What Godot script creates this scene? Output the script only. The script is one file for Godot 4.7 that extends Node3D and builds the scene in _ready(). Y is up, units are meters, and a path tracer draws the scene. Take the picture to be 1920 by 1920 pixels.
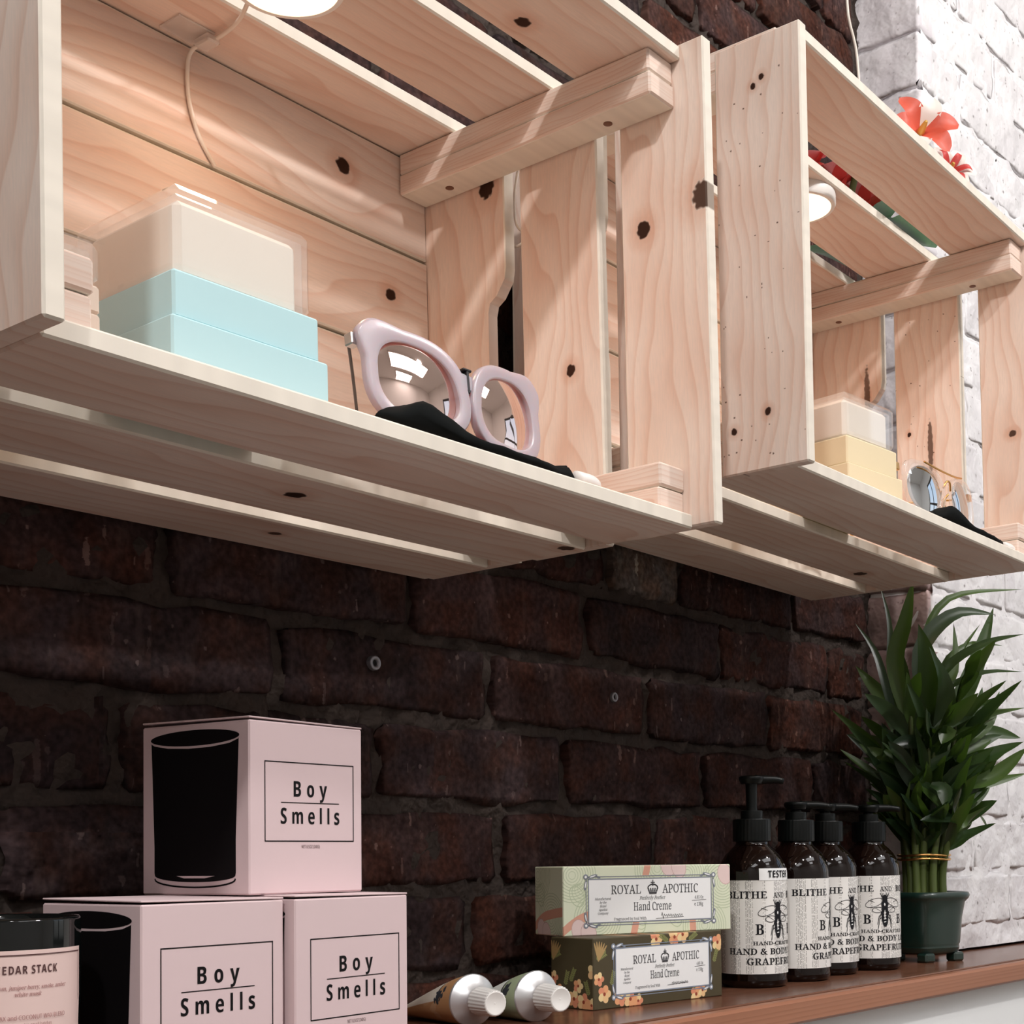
extends Node3D

const F := 2690.3504
const CX := 1192.7639
const CY := 1513.5943
const EYE := Vector3(-0.276805, -0.197058, 0.737556)
const CR := Vector3(0.607917, -0.011708, 0.793914)
const CU := Vector3(-0.019367, 0.999375, 0.029567)
const CF := Vector3(0.793764, 0.03335, -0.607311)
const LEDGE_Y := -0.308
const LEDGE_Z := 0.165
const WALL_Z := -0.015
const PIER_X := 1.14
const PIER_Z := 0.057
const H := 0.3088
const T := 0.0092
const TP := 0.0094
const LEN := 0.46
const FRONT := 0.2342
const PANEL := 0.2512

var LX := Transform3D(Basis(Vector3(0.9998, 0.0082, -0.0200), Vector3(-0.0085, 0.9999, -0.0116), Vector3(0.0199, 0.0118, 0.9997)), Vector3.ZERO)
var RX := Transform3D(Basis(Vector3(0.9998, -0.0043, -0.0215), Vector3(0.0041, 1.0, -0.0081), Vector3(0.0215, 0.0080, 0.9997)), Vector3(0.5201, 0.0585, 0.0166))
var rng := RandomNumberGenerator.new()
var noise := FastNoiseLite.new()
var M := {}
var used := {}


# ---------------------------------------------------------------- mesh builder
class MB:
	var v := PackedVector3Array()
	var n := PackedVector3Array()
	var t := PackedVector2Array()
	var c := PackedColorArray()
	var i := PackedInt32Array()

	func poly(p: Array, out: Vector3, uv: Array = [], col := Color.WHITE) -> void:
		var nn: Vector3 = (p[1] - p[0]).cross(p[2] - p[0])
		if nn.length() < 1e-14 and p.size() > 3:
			nn = (p[2] - p[0]).cross(p[3] - p[0])
		nn = nn.normalized()
		var flip := nn.dot(out) > 0.0
		if not flip:
			nn = -nn
		var b := v.size()
		for k in p.size():
			v.append(p[k])
			n.append(nn)
			t.append(uv[k] if uv.size() else Vector2(p[k].x, p[k].y))
			c.append(col)
		for k in range(1, p.size() - 1):
			if flip:
				i.append_array(PackedInt32Array([b, b + k + 1, b + k]))
			else:
				i.append_array(PackedInt32Array([b, b + k, b + k + 1]))

	# smooth grid: rows of points; out = sign of the outward side
	func grid(rows: Array, wrap := false, flip := false, uvs: Array = [], cols: Array = []) -> void:
		var nr := rows.size()
		var nc: int = rows[0].size()
		var b := v.size()
		var nor := PackedVector3Array()
		nor.resize(nr * nc)
		var tris := PackedInt32Array()
		for r in nr - 1:
			for k in (nc if wrap else nc - 1):
				var k2 := (k + 1) % nc
				var q := [r * nc + k, r * nc + k2, (r + 1) * nc + k2, (r + 1) * nc + k]
				for tr in [[q[0], q[1], q[2]], [q[0], q[2], q[3]]]:
					var pa: Vector3 = rows[tr[0] / nc][tr[0] % nc]
					var pb: Vector3 = rows[tr[1] / nc][tr[1] % nc]
					var pc: Vector3 = rows[tr[2] / nc][tr[2] % nc]
					var f := (pb - pa).cross(pc - pa)
					if f.length_squared() < 1e-24:
						continue
					if flip:
						f = -f
					for j in 3:
						nor[tr[j]] += f
					if flip:
						tris.append_array(PackedInt32Array([b + tr[0], b + tr[1], b + tr[2]]))
					else:
						tris.append_array(PackedInt32Array([b + tr[0], b + tr[2], b + tr[1]]))
		for r in nr:
			for k in nc:
				v.append(rows[r][k])
				n.append(nor[r * nc + k].normalized() if nor[r * nc + k].length_squared() > 0.0 else Vector3.UP)
				t.append(uvs[r][k] if uvs.size() else Vector2(float(k) / (nc if wrap else nc - 1), float(r) / (nr - 1)))
				c.append(cols[r][k] if cols.size() else Color.WHITE)
		i.append_array(tris)

	func add(o: MB, x: Transform3D) -> void:
		var b := v.size()
		for k in o.v.size():
			v.append(x * o.v[k])
			n.append((x.basis * o.n[k]).normalized())
		t.append_array(o.t)
		c.append_array(o.c)
		for k in o.i:
			i.append(b + k)

	func move(f: Callable) -> void:
		for k in v.size():
			var r: Array = f.call(v[k], n[k])
			v[k] = r[0]
			n[k] = r[1]

	func mesh() -> ArrayMesh:
		var a := []
		a.resize(Mesh.ARRAY_MAX)
		a[Mesh.ARRAY_VERTEX] = v
		a[Mesh.ARRAY_NORMAL] = n
		a[Mesh.ARRAY_TEX_UV] = t
		a[Mesh.ARRAY_COLOR] = c
		a[Mesh.ARRAY_INDEX] = i
		var m := ArrayMesh.new()
		m.add_surface_from_arrays(Mesh.PRIMITIVE_TRIANGLES, a)
		return m


func rbox(mb: MB, size: Vector3, bev: float, at := Vector3.ZERO, la := 0, wa := 1) -> void:
	var h := size / 2.0
	var b := minf(bev, minf(h.x, minf(h.y, h.z)) * 0.8)
	var uvf := func(p: Vector3) -> Vector2: return Vector2(p[la] / size[la] + 0.5, p[wa] / size[wa] + 0.5)
	var emit := func(ps: Array) -> void:
		var mid := Vector3.ZERO
		var us := []
		var qs := []
		for p in ps:
			mid += p
			us.append(uvf.call(p))
			qs.append(p + at)
		mb.poly(qs, mid, us)
	for a in 3:
		var e := (a + 1) % 3
		var f := (a + 2) % 3
		for s: float in [-1.0, 1.0]:
			var ps := []
			for q in [[-1, -1], [1, -1], [1, 1], [-1, 1]]:
				var p := Vector3.ZERO
				p[a] = s * h[a]
				p[e] = q[0] * (h[e] - b)
				p[f] = q[1] * (h[f] - b)
				ps.append(p)
			emit.call(ps)
		if b > 0.0:
			for s: float in [-1.0, 1.0]:
				for s2: float in [-1.0, 1.0]:
					var ps := []
					for q in [[0, -1], [0, 1], [1, 1], [1, -1]]:
						var p := Vector3.ZERO
						p[a] = q[1] * (h[a] - b)
						p[e] = s * (h[e] - (b if q[0] else 0.0))
						p[f] = s2 * (h[f] - (0.0 if q[0] else b))
						ps.append(p)
					emit.call(ps)
	if b > 0.0:
		for sx: float in [-1.0, 1.0]:
			for sy: float in [-1.0, 1.0]:
				for sz: float in [-1.0, 1.0]:
					emit.call([Vector3(sx * h.x, sy * (h.y - b), sz * (h.z - b)), Vector3(sx * (h.x - b), sy * h.y, sz * (h.z - b)), Vector3(sx * (h.x - b), sy * (h.y - b), sz * h.z)])


# profiles: list of polylines [Vector2(radius, y)...]; each is smooth in itself
func lathe(mb: MB, profiles: Array, seg := 40, pw := 0.0, xf := Transform3D.IDENTITY, a0 := 0.0, a1 := TAU) -> void:
	var full := absf(a1 - a0 - TAU) < 1e-5
	for pr in profiles:
		var rows := []
		var uvs := []
		for p in pr:
			var row := []
			var ur := []
			for k in (seg if full else seg + 1):
				var a := lerpf(a0, a1, float(k) / seg)
				var rr: float = p.x
				if pw > 0.0:
					rr = p.x / pow(pow(absf(cos(a)), pw) + pow(absf(sin(a)), pw), 1.0 / pw)
				row.append(xf * Vector3(sin(a) * rr, p.y, cos(a) * rr))
				ur.append(Vector2(float(k) / seg, p.y))
			rows.append(row)
			uvs.append(ur)
		mb.grid(rows, full, false, uvs)


func tube(mb: MB, pts: Array, rad: Callable, seg := 8) -> void:
	var rows := []
	var up := Vector3(0.123, 0.95, 0.2)
	for k in pts.size():
		var d: Vector3 = (pts[mini(k + 1, pts.size() - 1)] - pts[maxi(k - 1, 0)]).normalized()
		var x := up.cross(d)
		if x.length() < 0.05:
			x = Vector3.RIGHT.cross(d)
		x = x.normalized()
		var y := d.cross(x)
		up = y
		var row := []
		var r: float = rad.call(float(k) / (pts.size() - 1))
		for j in seg:
			var a := TAU * j / seg
			row.append(pts[k] + (x * cos(a) + y * sin(a)) * r)
		if k == 0:
			var c0 := []
			for j in seg:
				c0.append(pts[0])
			rows.append(c0)
		rows.append(row)
		if k == pts.size() - 1:
			var c1 := []
			for j in seg:
				c1.append(pts[k])
			rows.append(c1)
	mb.grid(rows, true, true)


func curve(pts: Array, count: int) -> Array:
	var c := Curve3D.new()
	for k in pts.size():
		var tan: Vector3 = (pts[mini(k + 1, pts.size() - 1)] - pts[maxi(k - 1, 0)]) / 6.0
		c.add_point(pts[k], -tan, tan)
	c.bake_interval = 0.002
	var r := []
	for k in count:
		r.append(c.sample_baked(c.get_baked_length() * k / (count - 1)))
	return r


# flat shape in the xy plane at height z, facing +z
func plate(mb: MB, pts: PackedVector2Array, z := 0.0) -> void:
	var tr := Geometry2D.triangulate_polygon(pts)
	for k in range(0, tr.size(), 3):
		mb.poly([Vector3(pts[tr[k]].x, pts[tr[k]].y, z), Vector3(pts[tr[k + 1]].x, pts[tr[k + 1]].y, z), Vector3(pts[tr[k + 2]].x, pts[tr[k + 2]].y, z)], Vector3.BACK)


func extrude(mb: MB, pts: PackedVector2Array, z0: float, z1: float) -> void:
	var tr := Geometry2D.triangulate_polygon(pts)
	for k in range(0, tr.size(), 3):
		for s in 2:
			var z := z1 if s else z0
			mb.poly([Vector3(pts[tr[k]].x, pts[tr[k]].y, z), Vector3(pts[tr[k + 1]].x, pts[tr[k + 1]].y, z), Vector3(pts[tr[k + 2]].x, pts[tr[k + 2]].y, z)], Vector3(0, 0, 1 if s else -1))
	var ccw := not Geometry2D.is_polygon_clockwise(pts)
	for k in pts.size():
		var a := pts[k]
		var b := pts[(k + 1) % pts.size()]
		var o := Vector2(b.y - a.y, a.x - b.x) * (1.0 if ccw else -1.0)
		mb.poly([Vector3(a.x, a.y, z0), Vector3(b.x, b.y, z0), Vector3(b.x, b.y, z1), Vector3(a.x, a.y, z1)], Vector3(o.x, o.y, 0))


func stroke(mb: MB, pts: Array, w: float, z := 0.0) -> void:
	for k in pts.size() - 1:
		var a: Vector2 = pts[k]
		var b: Vector2 = pts[k + 1]
		var d := (b - a).normalized() * w / 2.0
		var o := Vector2(-d.y, d.x)
		mb.poly([Vector3(a.x - d.x + o.x, a.y - d.y + o.y, z), Vector3(b.x + d.x + o.x, b.y + d.y + o.y, z), Vector3(b.x + d.x - o.x, b.y + d.y - o.y, z), Vector3(a.x - d.x - o.x, a.y - d.y - o.y, z)], Vector3.BACK)


func frame2(mb: MB, w: float, h: float, th: float, at := Vector2.ZERO, z := 0.0) -> void:
	stroke(mb, [at + Vector2(-w, -h) / 2, at + Vector2(w, -h) / 2, at + Vector2(w, h) / 2, at + Vector2(-w, h) / 2, at + Vector2(-w, -h) / 2], th, z)


func ell(cx: float, cy: float, rx: float, ry: float, rot := 0.0, seg := 20) -> PackedVector2Array:
	var p := PackedVector2Array()
	for k in seg:
		var a := TAU * k / seg
		p.append(Vector2(cx, cy) + Vector2(cos(a) * rx, sin(a) * ry).rotated(rot))
	return p


var fonts := {}
func font(serif: bool, bold: bool) -> Font:
	var key := [serif, bold]
	if not fonts.has(key):
		var f := SystemFont.new()
		f.font_names = PackedStringArray(["Droid Serif" if serif else "Droid Sans"])
		f.font_weight = 700 if bold else 400
		fonts[key] = f
	return fonts[key]


# lettering with capitals `cap` metres tall, centred at `at`, squeezed by sx, slanted by sl
func text(mb: MB, what: String, cap: float, at: Vector2, serif := false, bold := false, sx := 1.0, spacing := 0.0, sl := 0.0, z := 0.0) -> void:
	var tm := TextMesh.new()
	var f: Font = font(serif, bold)
	if spacing > 0.0:
		var fv := FontVariation.new()
		fv.base_font = f
		fv.spacing_glyph = int(spacing * 64.0)
		f = fv
	tm.font = f
	tm.font_size = 64
	tm.depth = 0.0
	tm.curve_step = 1.0
	tm.pixel_size = 0.01
	var k0 := cap / (0.714 * 64.0) / 0.01
	tm.text = what
	tm.vertical_alignment = VERTICAL_ALIGNMENT_CENTER
	var a := tm.get_mesh_arrays()
	var vs: PackedVector3Array = a[Mesh.ARRAY_VERTEX]
	var ix: PackedInt32Array = a[Mesh.ARRAY_INDEX]
	var lo := Vector2(1e9, 1e9)
	var hi := -lo
	for p in vs:
		lo = lo.min(Vector2(p.x, p.y))
		hi = hi.max(Vector2(p.x, p.y))
	var mx := (lo.x + hi.x) / 2.0
	for k in range(0, ix.size(), 3):
		var q := []
		for j in 3:
			var p := vs[ix[k + j]]
			q.append(Vector3(((p.x - mx) * sx + p.y * sl) * k0 + at.x, p.y * k0 + at.y, z))
		mb.poly(q, Vector3.BACK)


func bend(mb: MB, radius: float) -> void:
	mb.move(func(p: Vector3, _n: Vector3) -> Array:
		var a := p.x / radius
		return [Vector3(sin(a) * (radius + p.z), p.y, cos(a) * (radius + p.z)), Vector3(sin(a), 0, cos(a))])


# ---------------------------------------------------------------- scene helpers
func numbered(called: String) -> String:
	used[called] = used.get(called, -1) + 1
	return called if used[called] == 0 else "%s_%03d" % [called, used[called]]


func thing(called: String, label: String, category: String, xf := Transform3D.IDENTITY, group := "") -> Node3D:
	var o := Node3D.new()
	o.name = numbered(called)
	add_child(o)
	o.transform = xf
	o.set_meta("label", label)
	o.set_meta("category", category)
	if group:
		o.set_meta("group", group)
	return o


func part(called: String, mb: MB, m: Material, parent: Node3D, xf := Transform3D.IDENTITY, label := "") -> MeshInstance3D:
	return part_mesh(called, mb.mesh(), m, parent, xf, label)


func part_mesh(called: String, me: Mesh, m: Material, parent: Node3D, xf := Transform3D.IDENTITY, label := "") -> MeshInstance3D:
	var o := MeshInstance3D.new()
	o.name = called
	o.mesh = me
	o.material_override = m
	parent.add_child(o, true)
	o.transform = xf
	if label:
		o.set_meta("label", label)
	return o


func structure(called: String) -> Node3D:
	var o := Node3D.new()
	o.name = called
	add_child(o)
	o.set_meta("kind", "structure")
	return o


func struct_box(called: String, a: Vector3, b: Vector3, m: Material) -> MeshInstance3D:
	var mb := MB.new()
	rbox(mb, b - a, 0.0, (a + b) / 2.0)
	var o := part(called, mb, m, self)
	o.set_meta("kind", "structure")
	return o


func mat(c: Color, rough := 0.6, metal := 0.0, spec := 0.5) -> StandardMaterial3D:
	var m := StandardMaterial3D.new()
	m.albedo_color = c
	m.roughness = rough
	m.metallic = metal
	m.metallic_specular = spec
	return m


func textured(tex: Texture2D, rough := 0.7, spec := 0.4) -> StandardMaterial3D:
	var m := mat(Color.WHITE, rough, 0.0, spec)
	m.albedo_texture = tex
	return m


func pane(c: Color, alpha: float) -> StandardMaterial3D:
	var m := mat(Color(c.r, c.g, c.b, alpha), 0.03)
	m.transparency = BaseMaterial3D.TRANSPARENCY_ALPHA
	return m


func yaw(deg: float, at: Vector3) -> Transform3D:
	return Transform3D(Basis(Vector3.UP, deg_to_rad(deg)), at)


# a photograph pixel at a distance s along the view axis
func pix(x: float, y: float, s: float) -> Vector3:
	return EYE + (CF + CR * (x - CX) / F - CU * (y - CY) / F) * s


# ---------------------------------------------------------------- textures
func image(w: int, h: int, f: Callable) -> Image:
	var d := PackedByteArray()
	d.resize(w * h * 3)
	var k := 0
	for y in h:
		for x in w:
			var c: Color = f.call(x, y)
			d[k] = clampi(int(c.r * 255.0), 0, 255)
			d[k + 1] = clampi(int(c.g * 255.0), 0, 255)
			d[k + 2] = clampi(int(c.b * 255.0), 0, 255)
			k += 3
	return Image.create_from_data(w, h, false, Image.FORMAT_RGB8, d)


# knots: [u, v, radius in metres, kind]; kind 0 brown, 1 dark hole, 2 streak
func pine(sd: int, lm: float, wm: float, knots: Array, specks := 0, w := 640, h := 112, light := Color8(236, 219, 207), late := Color8(212, 172, 151), edge := true) -> StandardMaterial3D:
	var r := RandomNumberGenerator.new()
	r.seed = sd
	var ns := FastNoiseLite.new()
	ns.seed = sd
	ns.noise_type = FastNoiseLite.TYPE_SIMPLEX
	ns.fractal_type = FastNoiseLite.FRACTAL_NONE
	ns.frequency = 1.0
	var kk := r.randf_range(3.5, 6.5)
	var off := r.randf() * 50.0
	var amp := r.randf_range(0.25, 0.75)
	var tone := r.randf_range(-0.02, 0.02)
	var sp := []
	for k in specks:
		sp.append([r.randf(), r.randf(), r.randf_range(0.0003, 0.0006)])
	var img := image(w, h, func(x: int, y: int) -> Color:
		var u := float(x) / w
		var v := float(y) / h
		var vv := v
		var dark := 0.0
		var halo := 0.0
		for q in knots:
			var du: float = (u - q[0]) * lm
			var dv: float = (v - q[1]) * wm
			if q[3] == 2:
				du *= 0.12
			var dd: float = sqrt(du * du * 0.75 + dv * dv) / q[2]
			if dd < 9.0:
				var g := exp(-dd * dd / 7.0)
				vv = q[1] + (vv - q[1]) * (1.0 - 0.75 * g)
				dd += ns.get_noise_2d(u * 60.0, v * 14.0) * 0.13
				if dd < 1.15:
					dark = maxf(dark, clampf((1.15 - dd) * 5.0, 0.0, 1.0) * (0.96 if q[3] == 1 else (0.62 if q[3] == 2 else 0.8)))
				elif dd < 3.2:
					halo = maxf(halo, (1.0 - (dd - 1.15) / 2.05) * (0.5 if q[3] != 2 else 0.25))
		var warp := ns.get_noise_2d(u * 1.3 + off, v * 0.9) * amp + ns.get_noise_2d(u * 4.0 + off, v * 2.0) * 0.16
		var qn := vv * kk + warp * 1.5
		var s := qn - floorf(qn)
		var band := s * s * s * (1.0 - smoothstep(0.93, 1.0, s))
		var fib := ns.get_noise_2d(u * 9.0 + off, v * 90.0) * 0.5 + ns.get_noise_2d(u * 30.0, v * 160.0 + 7.0) * 0.5
		var mot := ns.get_noise_2d(u * 3.0 - off, v * 1.2 + 31.0)
		var c := light.lerp(late, clampf(band * 0.50 + 0.08 + mot * 0.16 + fib * 0.07 + halo, 0.0, 1.0))
		c = c * (1.0 + fib * 0.03 + tone)
		if edge and (y < 2 or y > h - 3):
			c = Color8(234, 226, 213) * (1.0 + fib * 0.04)
		for q in sp:
			var du2: float = (u - q[0]) * lm
			var dv2: float = (v - q[1]) * wm
			if du2 * du2 + dv2 * dv2 < q[2] * q[2]:
				dark = maxf(dark, 0.7)
		return c.lerp(Color8(46, 24, 14), dark))
	return textured(ImageTexture.create_from_image(img), 0.72, 0.3)


func normal_noise(freq: float, strength: float, sd: int, size := 512) -> ImageTexture:
	var ns := FastNoiseLite.new()
	ns.seed = sd
	ns.noise_type = FastNoiseLite.TYPE_SIMPLEX
	ns.fractal_octaves = 5
	ns.frequency = freq
	var im := ns.get_seamless_image(size, size)
	im.convert(Image.FORMAT_RGBA8)
	im.bump_map_to_normal_map(strength)
	return ImageTexture.create_from_image(im)


func brick_texture(sd: int) -> ImageTexture:
	var a := FastNoiseLite.new()
	a.seed = sd
	a.frequency = 0.012
	a.fractal_octaves = 5
	var b := FastNoiseLite.new()
	b.seed = sd + 9
	b.noise_type = FastNoiseLite.TYPE_CELLULAR
	b.frequency = 0.045
	var img := image(768, 768, func(x: int, y: int) -> Color:
		var m := a.get_noise_2d(x, y)
		var g := a.get_noise_2d(x * 7.0 + 300.0, y * 7.0)
		var c := Color(0.78, 0.72, 0.73).lerp(Color(0.86, 0.68, 0.61), clampf(m * 1.6 + 0.35, 0.0, 1.0)) * (1.0 + g * 0.32) * 0.62
		var st := a.get_noise_2d(x * 2.6 + 900.0, y * 0.5)
		if st > 0.33:
			c = c.lerp(Color(0.70, 0.66, 0.62), clampf((st - 0.33) * 2.2, 0.0, 0.30))
		var f := b.get_noise_2d(x, y)
		if f < -0.93 and a.get_noise_2d(x * 0.7, y * 0.7 + 500.0) > 0.12:
			c = c.lerp(Color(1.0, 0.98, 0.95), clampf((-0.93 - f) * 16.0, 0.0, 0.45))
		return c)
	# small flecks and runs of pale paint
	var r := RandomNumberGenerator.new()
	r.seed = sd
	for k in 420:
		var cx := r.randf() * 768.0
		var cy := r.randf() * 768.0
		var rad := 0.8 + 3.2 * pow(r.randf(), 3.0)
		var long := r.randf_range(1.0, 1.6) if r.randf() < 0.8 else r.randf_range(3.0, 7.0)
		var mixv := r.randf_range(0.25, 0.75)
		for y in range(maxi(0, int(cy - rad * long)), mini(768, int(cy + rad * long) + 1)):
			for x in range(maxi(0, int(cx - rad)), mini(768, int(cx + rad) + 1)):
				var q := Vector2((x - cx) / rad, (y - cy) / (rad * long)).length() + a.get_noise_2d(x * 9.0, y * 9.0) * 0.9
				if q < 1.0:
					img.set_pixel(x, y, img.get_pixel(x, y).lerp(Color(0.98, 0.95, 0.92), mixv))
	return ImageTexture.create_from_image(img)


func paint_texture(sd: int) -> ImageTexture:
	var a := FastNoiseLite.new()
	a.seed = sd
	a.frequency = 0.01
	a.fractal_octaves = 4
	var img := image(512, 512, func(x: int, y: int) -> Color:
		var m := a.get_noise_2d(x, y)
		var p := a.get_noise_2d(x * 6.0, y * 6.0 + 400.0)
		var c := Color(0.955, 0.95, 0.955).lerp(Color(0.90, 0.89, 0.90), clampf(m + 0.4, 0.0, 1.0))
		if p > 0.50:
			c = c.lerp(Color(0.45, 0.42, 0.42), clampf((p - 0.50) * 4.0, 0.0, 0.7))
		return c)
	return ImageTexture.create_from_image(img)


# ---------------------------------------------------------------- structure
func brick_mesh(l: float, hh: float, sd: int, rough: float, tone: Color, vary: float) -> MB:
	var r := RandomNumberGenerator.new()
	r.seed = sd
	var xs := [-l / 2, -l / 2]
	for k in 8:
		xs.append(-l / 2 + 0.005 + (l - 0.010) * k / 7.0)
	xs.append_array([l / 2, l / 2])
	var ys := [-hh / 2, -hh / 2]
	for k in 4:
		ys.append(-hh / 2 + 0.005 + (hh - 0.010) * k / 3.0)
	ys.append_array([hh / 2, hh / 2])
	var o := Vector2(r.randf(), r.randf()) * 40.0
	var rows := []
	var uvs := []
	var cols := []
	for j in ys.size():
		var row := []
		var ur := []
		var cr := []
		for i in xs.size():
			var ring := mini(mini(i, xs.size() - 1 - i), mini(j, ys.size() - 1 - j))
			var x: float = xs[i]
			var y: float = ys[j]
			var z := 0.0
			var e := noise.get_noise_3d(x * 700.0 + o.x * 99.0, y * 700.0, o.y * 77.0)
			if ring == 0:
				z = -0.03
			elif ring == 1:
				z = -0.0014 + e * 0.0030 * rough
			else:
				z = e * 0.0024 * rough
			var dx := noise.get_noise_2d(y * 900.0 + o.x * 50.0, signf(x) * 31.0) * 0.0035 * rough
			var dy := noise.get_noise_2d(x * 400.0 + o.y * 50.0, signf(y) * 57.0) * 0.0035 * rough
			if ring <= 1:
				if i <= 1 or i >= xs.size() - 2:
					x += dx - signf(x) * (0.003 if j <= 1 or j >= ys.size() - 2 else 0.0)
				if j <= 1 or j >= ys.size() - 2:
					y += dy - signf(y) * (0.002 if i <= 1 or i >= xs.size() - 2 else 0.0)
			row.append(Vector3(x, y, z))
			ur.append(Vector2(x, y) / 0.45 + o)
			var m := 1.0 + noise.get_noise_2d(x * 260.0 + o.x * 9.0, y * 260.0 + o.y * 9.0) * vary
			cr.append(Color(tone.r * m, tone.g * m, tone.b * m))
		rows.append(row)
		uvs.append(ur)
		cols.append(cr)
	var mb := MB.new()
	mb.grid(rows, false, false, uvs, cols)
	return mb


func rough_sheet(w: float, h: float, nx: int, ny: int, amp: float, fr: float) -> MB:
	var rows := []
	var uvs := []
	for j in ny + 1:
		var row := []
		var ur := []
		for i in nx + 1:
			var x := (float(i) / nx - 0.5) * w
			var y := (float(j) / ny - 0.5) * h
			row.append(Vector3(x, y, noise.get_noise_3d(x * fr, y * fr, 3.0) * amp))
			ur.append(Vector2(x, y) / 0.45)
		rows.append(row)
		uvs.append(ur)
	var mb := MB.new()
	mb.grid(rows, false, false, uvs)
	return mb


func build_walls() -> void:
	var wall := structure("wall_back")
	var mort := rough_sheet(2.3, 1.72, 300, 220, 0.0075, 520.0)
	part("mortar", mort, M.mortar, wall, Transform3D(Basis.IDENTITY, Vector3(0.0, 0.54, WALL_Z - 0.0046)), "dark crumbling mortar")
	var slab := MB.new()
	rbox(slab, Vector3(5.0, 3.0, 0.12), 0.0, Vector3(0.2, 0.05, WALL_Z - 0.085))
	part("wall_core", slab, M.mortar, wall)
	var offs := {0: 0.325, -1: 0.40, -2: 0.342, -3: 0.30, 1: 0.44, -4: 0.39}
	for j in range(-4, 23):
		var yc := -0.0672 + 0.0615 * j
		var x0: float = offs.get(j, 0.33 + 0.1 * (j & 1) + rng.randf_range(-0.02, 0.02))
		var cells := []
		var x := x0 - 1.2
		while x < PIER_X - 0.02:
			var x1 := x + 0.2 + rng.randf_range(-0.004, 0.004)
			if j == 2 and x > 0.5 and x < 0.75:
				cells.append([x, 0.672, 0])
				cells.append([0.672, 0.775, 1])
				x1 = 0.975
				cells.append([0.775, x1, 0])
			else:
				cells.append([x, minf(x1, PIER_X - 0.012), 0])
			x = x1
		for cl in cells:
			var l: float = cl[1] - cl[0] - rng.randf_range(0.006, 0.010)
			if l < 0.02 or cl[1] < -0.95:
				continue
			var k := rng.randf()
			var tone := Color(0.220, 0.148, 0.138)
			if k < 0.35:
				tone = Color(0.193, 0.151, 0.154)
			elif k > 0.75:
				tone = Color(0.253, 0.151, 0.124)
			tone = tone * rng.randf_range(0.8, 1.2)
			if cl[2] == 1:
				tone = Color(0.550, 0.550, 0.495)
			var b := brick_mesh(l, 0.0520 + rng.randf_range(-0.002, 0.0025), rng.randi(), 1.25, tone, 0.5)
			part("brick", b, M.brick, wall, Transform3D(Basis(Vector3.BACK, rng.randf_range(-0.008, 0.008)) * Basis(Vector3.UP, rng.randf_range(-0.012, 0.012)), Vector3((cl[0] + cl[1]) / 2.0, yc, WALL_Z + rng.randf_range(-0.0025, 0.0015))))

	var pier := structure("wall_pier")
	var core := MB.new()
	rbox(core, Vector3(1.5, 1.75, 0.25), 0.0, Vector3(PIER_X + 0.754, 0.57, PIER_Z - 0.1325))
	part("wall_core", core, M.paint, pier)
	part("paint_skin", rough_sheet(1.45, 1.75, 145, 175, 0.0032, 300.0), M.paint, pier, Transform3D(Basis.IDENTITY, Vector3(PIER_X + 0.73, 0.57, PIER_Z - 0.0019)), "white paint over recessed joints")
	for j in range(-4, 23):
		var yc := -0.0672 + 0.0615 * j
		if yc - 0.026 < LEDGE_Y:
			continue
		var x := PIER_X
		var first := 0.2 if j & 1 else 0.1
		while x < PIER_X + 1.0:
			var l := first
			first = 0.2
			var b := brick_mesh(l - 0.005, 0.0570, rng.randi(), 1.1, Color(1, 1, 1) * rng.randf_range(0.94, 1.0), 0.06)
			part("brick", b, M.paint, pier, Transform3D(Basis(Vector3.BACK, rng.randf_range(-0.006, 0.006)), Vector3(x + l / 2.0, yc, PIER_Z + rng.randf_range(-0.0015, 0.0006))))
			x += l
		# return face of the pier; the paint has come off a few bricks above the plant
		var bare := yc > -0.08 and yc < 0.13
		var tone2 := Color(0.97, 0.95, 0.97) * rng.randf_range(0.93, 1.0)
		if bare:
			tone2 = Color(0.56, 0.42, 0.40) * rng.randf_range(0.85, 1.1)
		var rb := brick_mesh(0.0860, 0.0590, rng.randi(), 0.9, tone2, 0.45 if bare else 0.08)
		part("brick", rb, M.paint, pier, Transform3D(Basis(Vector3.UP, -PI / 2.0), Vector3(PIER_X - 0.0005 + rng.randf_range(-0.0015, 0.001), yc, (WALL_Z + PIER_Z) / 2.0 - 0.0080)), "bare pinkish brick with flaked white paint" if bare else "")
	struct_box("wall_lower", Vector3(-2.2, -1.35, WALL_Z - 0.1), Vector3(2.6, LEDGE_Y - 0.0206, 0.150), M.lower)
	struct_box("floor", Vector3(-2.3, -1.45, -0.15), Vector3(2.7, -1.35, 3.1), M.floor)
	struct_box("ceiling", Vector3(-2.3, 1.45, -0.15), Vector3(2.7, 1.55, 3.1), M.room)
	struct_box("wall_left", Vector3(-2.3, -1.35, -0.15), Vector3(-2.2, 1.45, 3.1), M.room)
	struct_box("wall_front", Vector3(-2.2, -1.35, 3.0), Vector3(2.6, 1.45, 3.1), M.room)
	# the right wall holds a window onto the street
	var rw := structure("wall_right")
	for q in [[-1.35, -0.35, -0.15, 3.1], [1.05, 1.45, -0.15, 3.1], [-0.35, 1.05, -0.15, 0.75], [-0.35, 1.05, 1.75, 3.1]]:
		var mb := MB.new()
		rbox(mb, Vector3(0.1, q[1] - q[0], q[3] - q[2]), 0.0, Vector3(2.65, (q[0] + q[1]) / 2.0, (q[2] + q[3]) / 2.0))
		part("wall_section", mb, M.room, rw)
	var win := structure("window_1")
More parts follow.
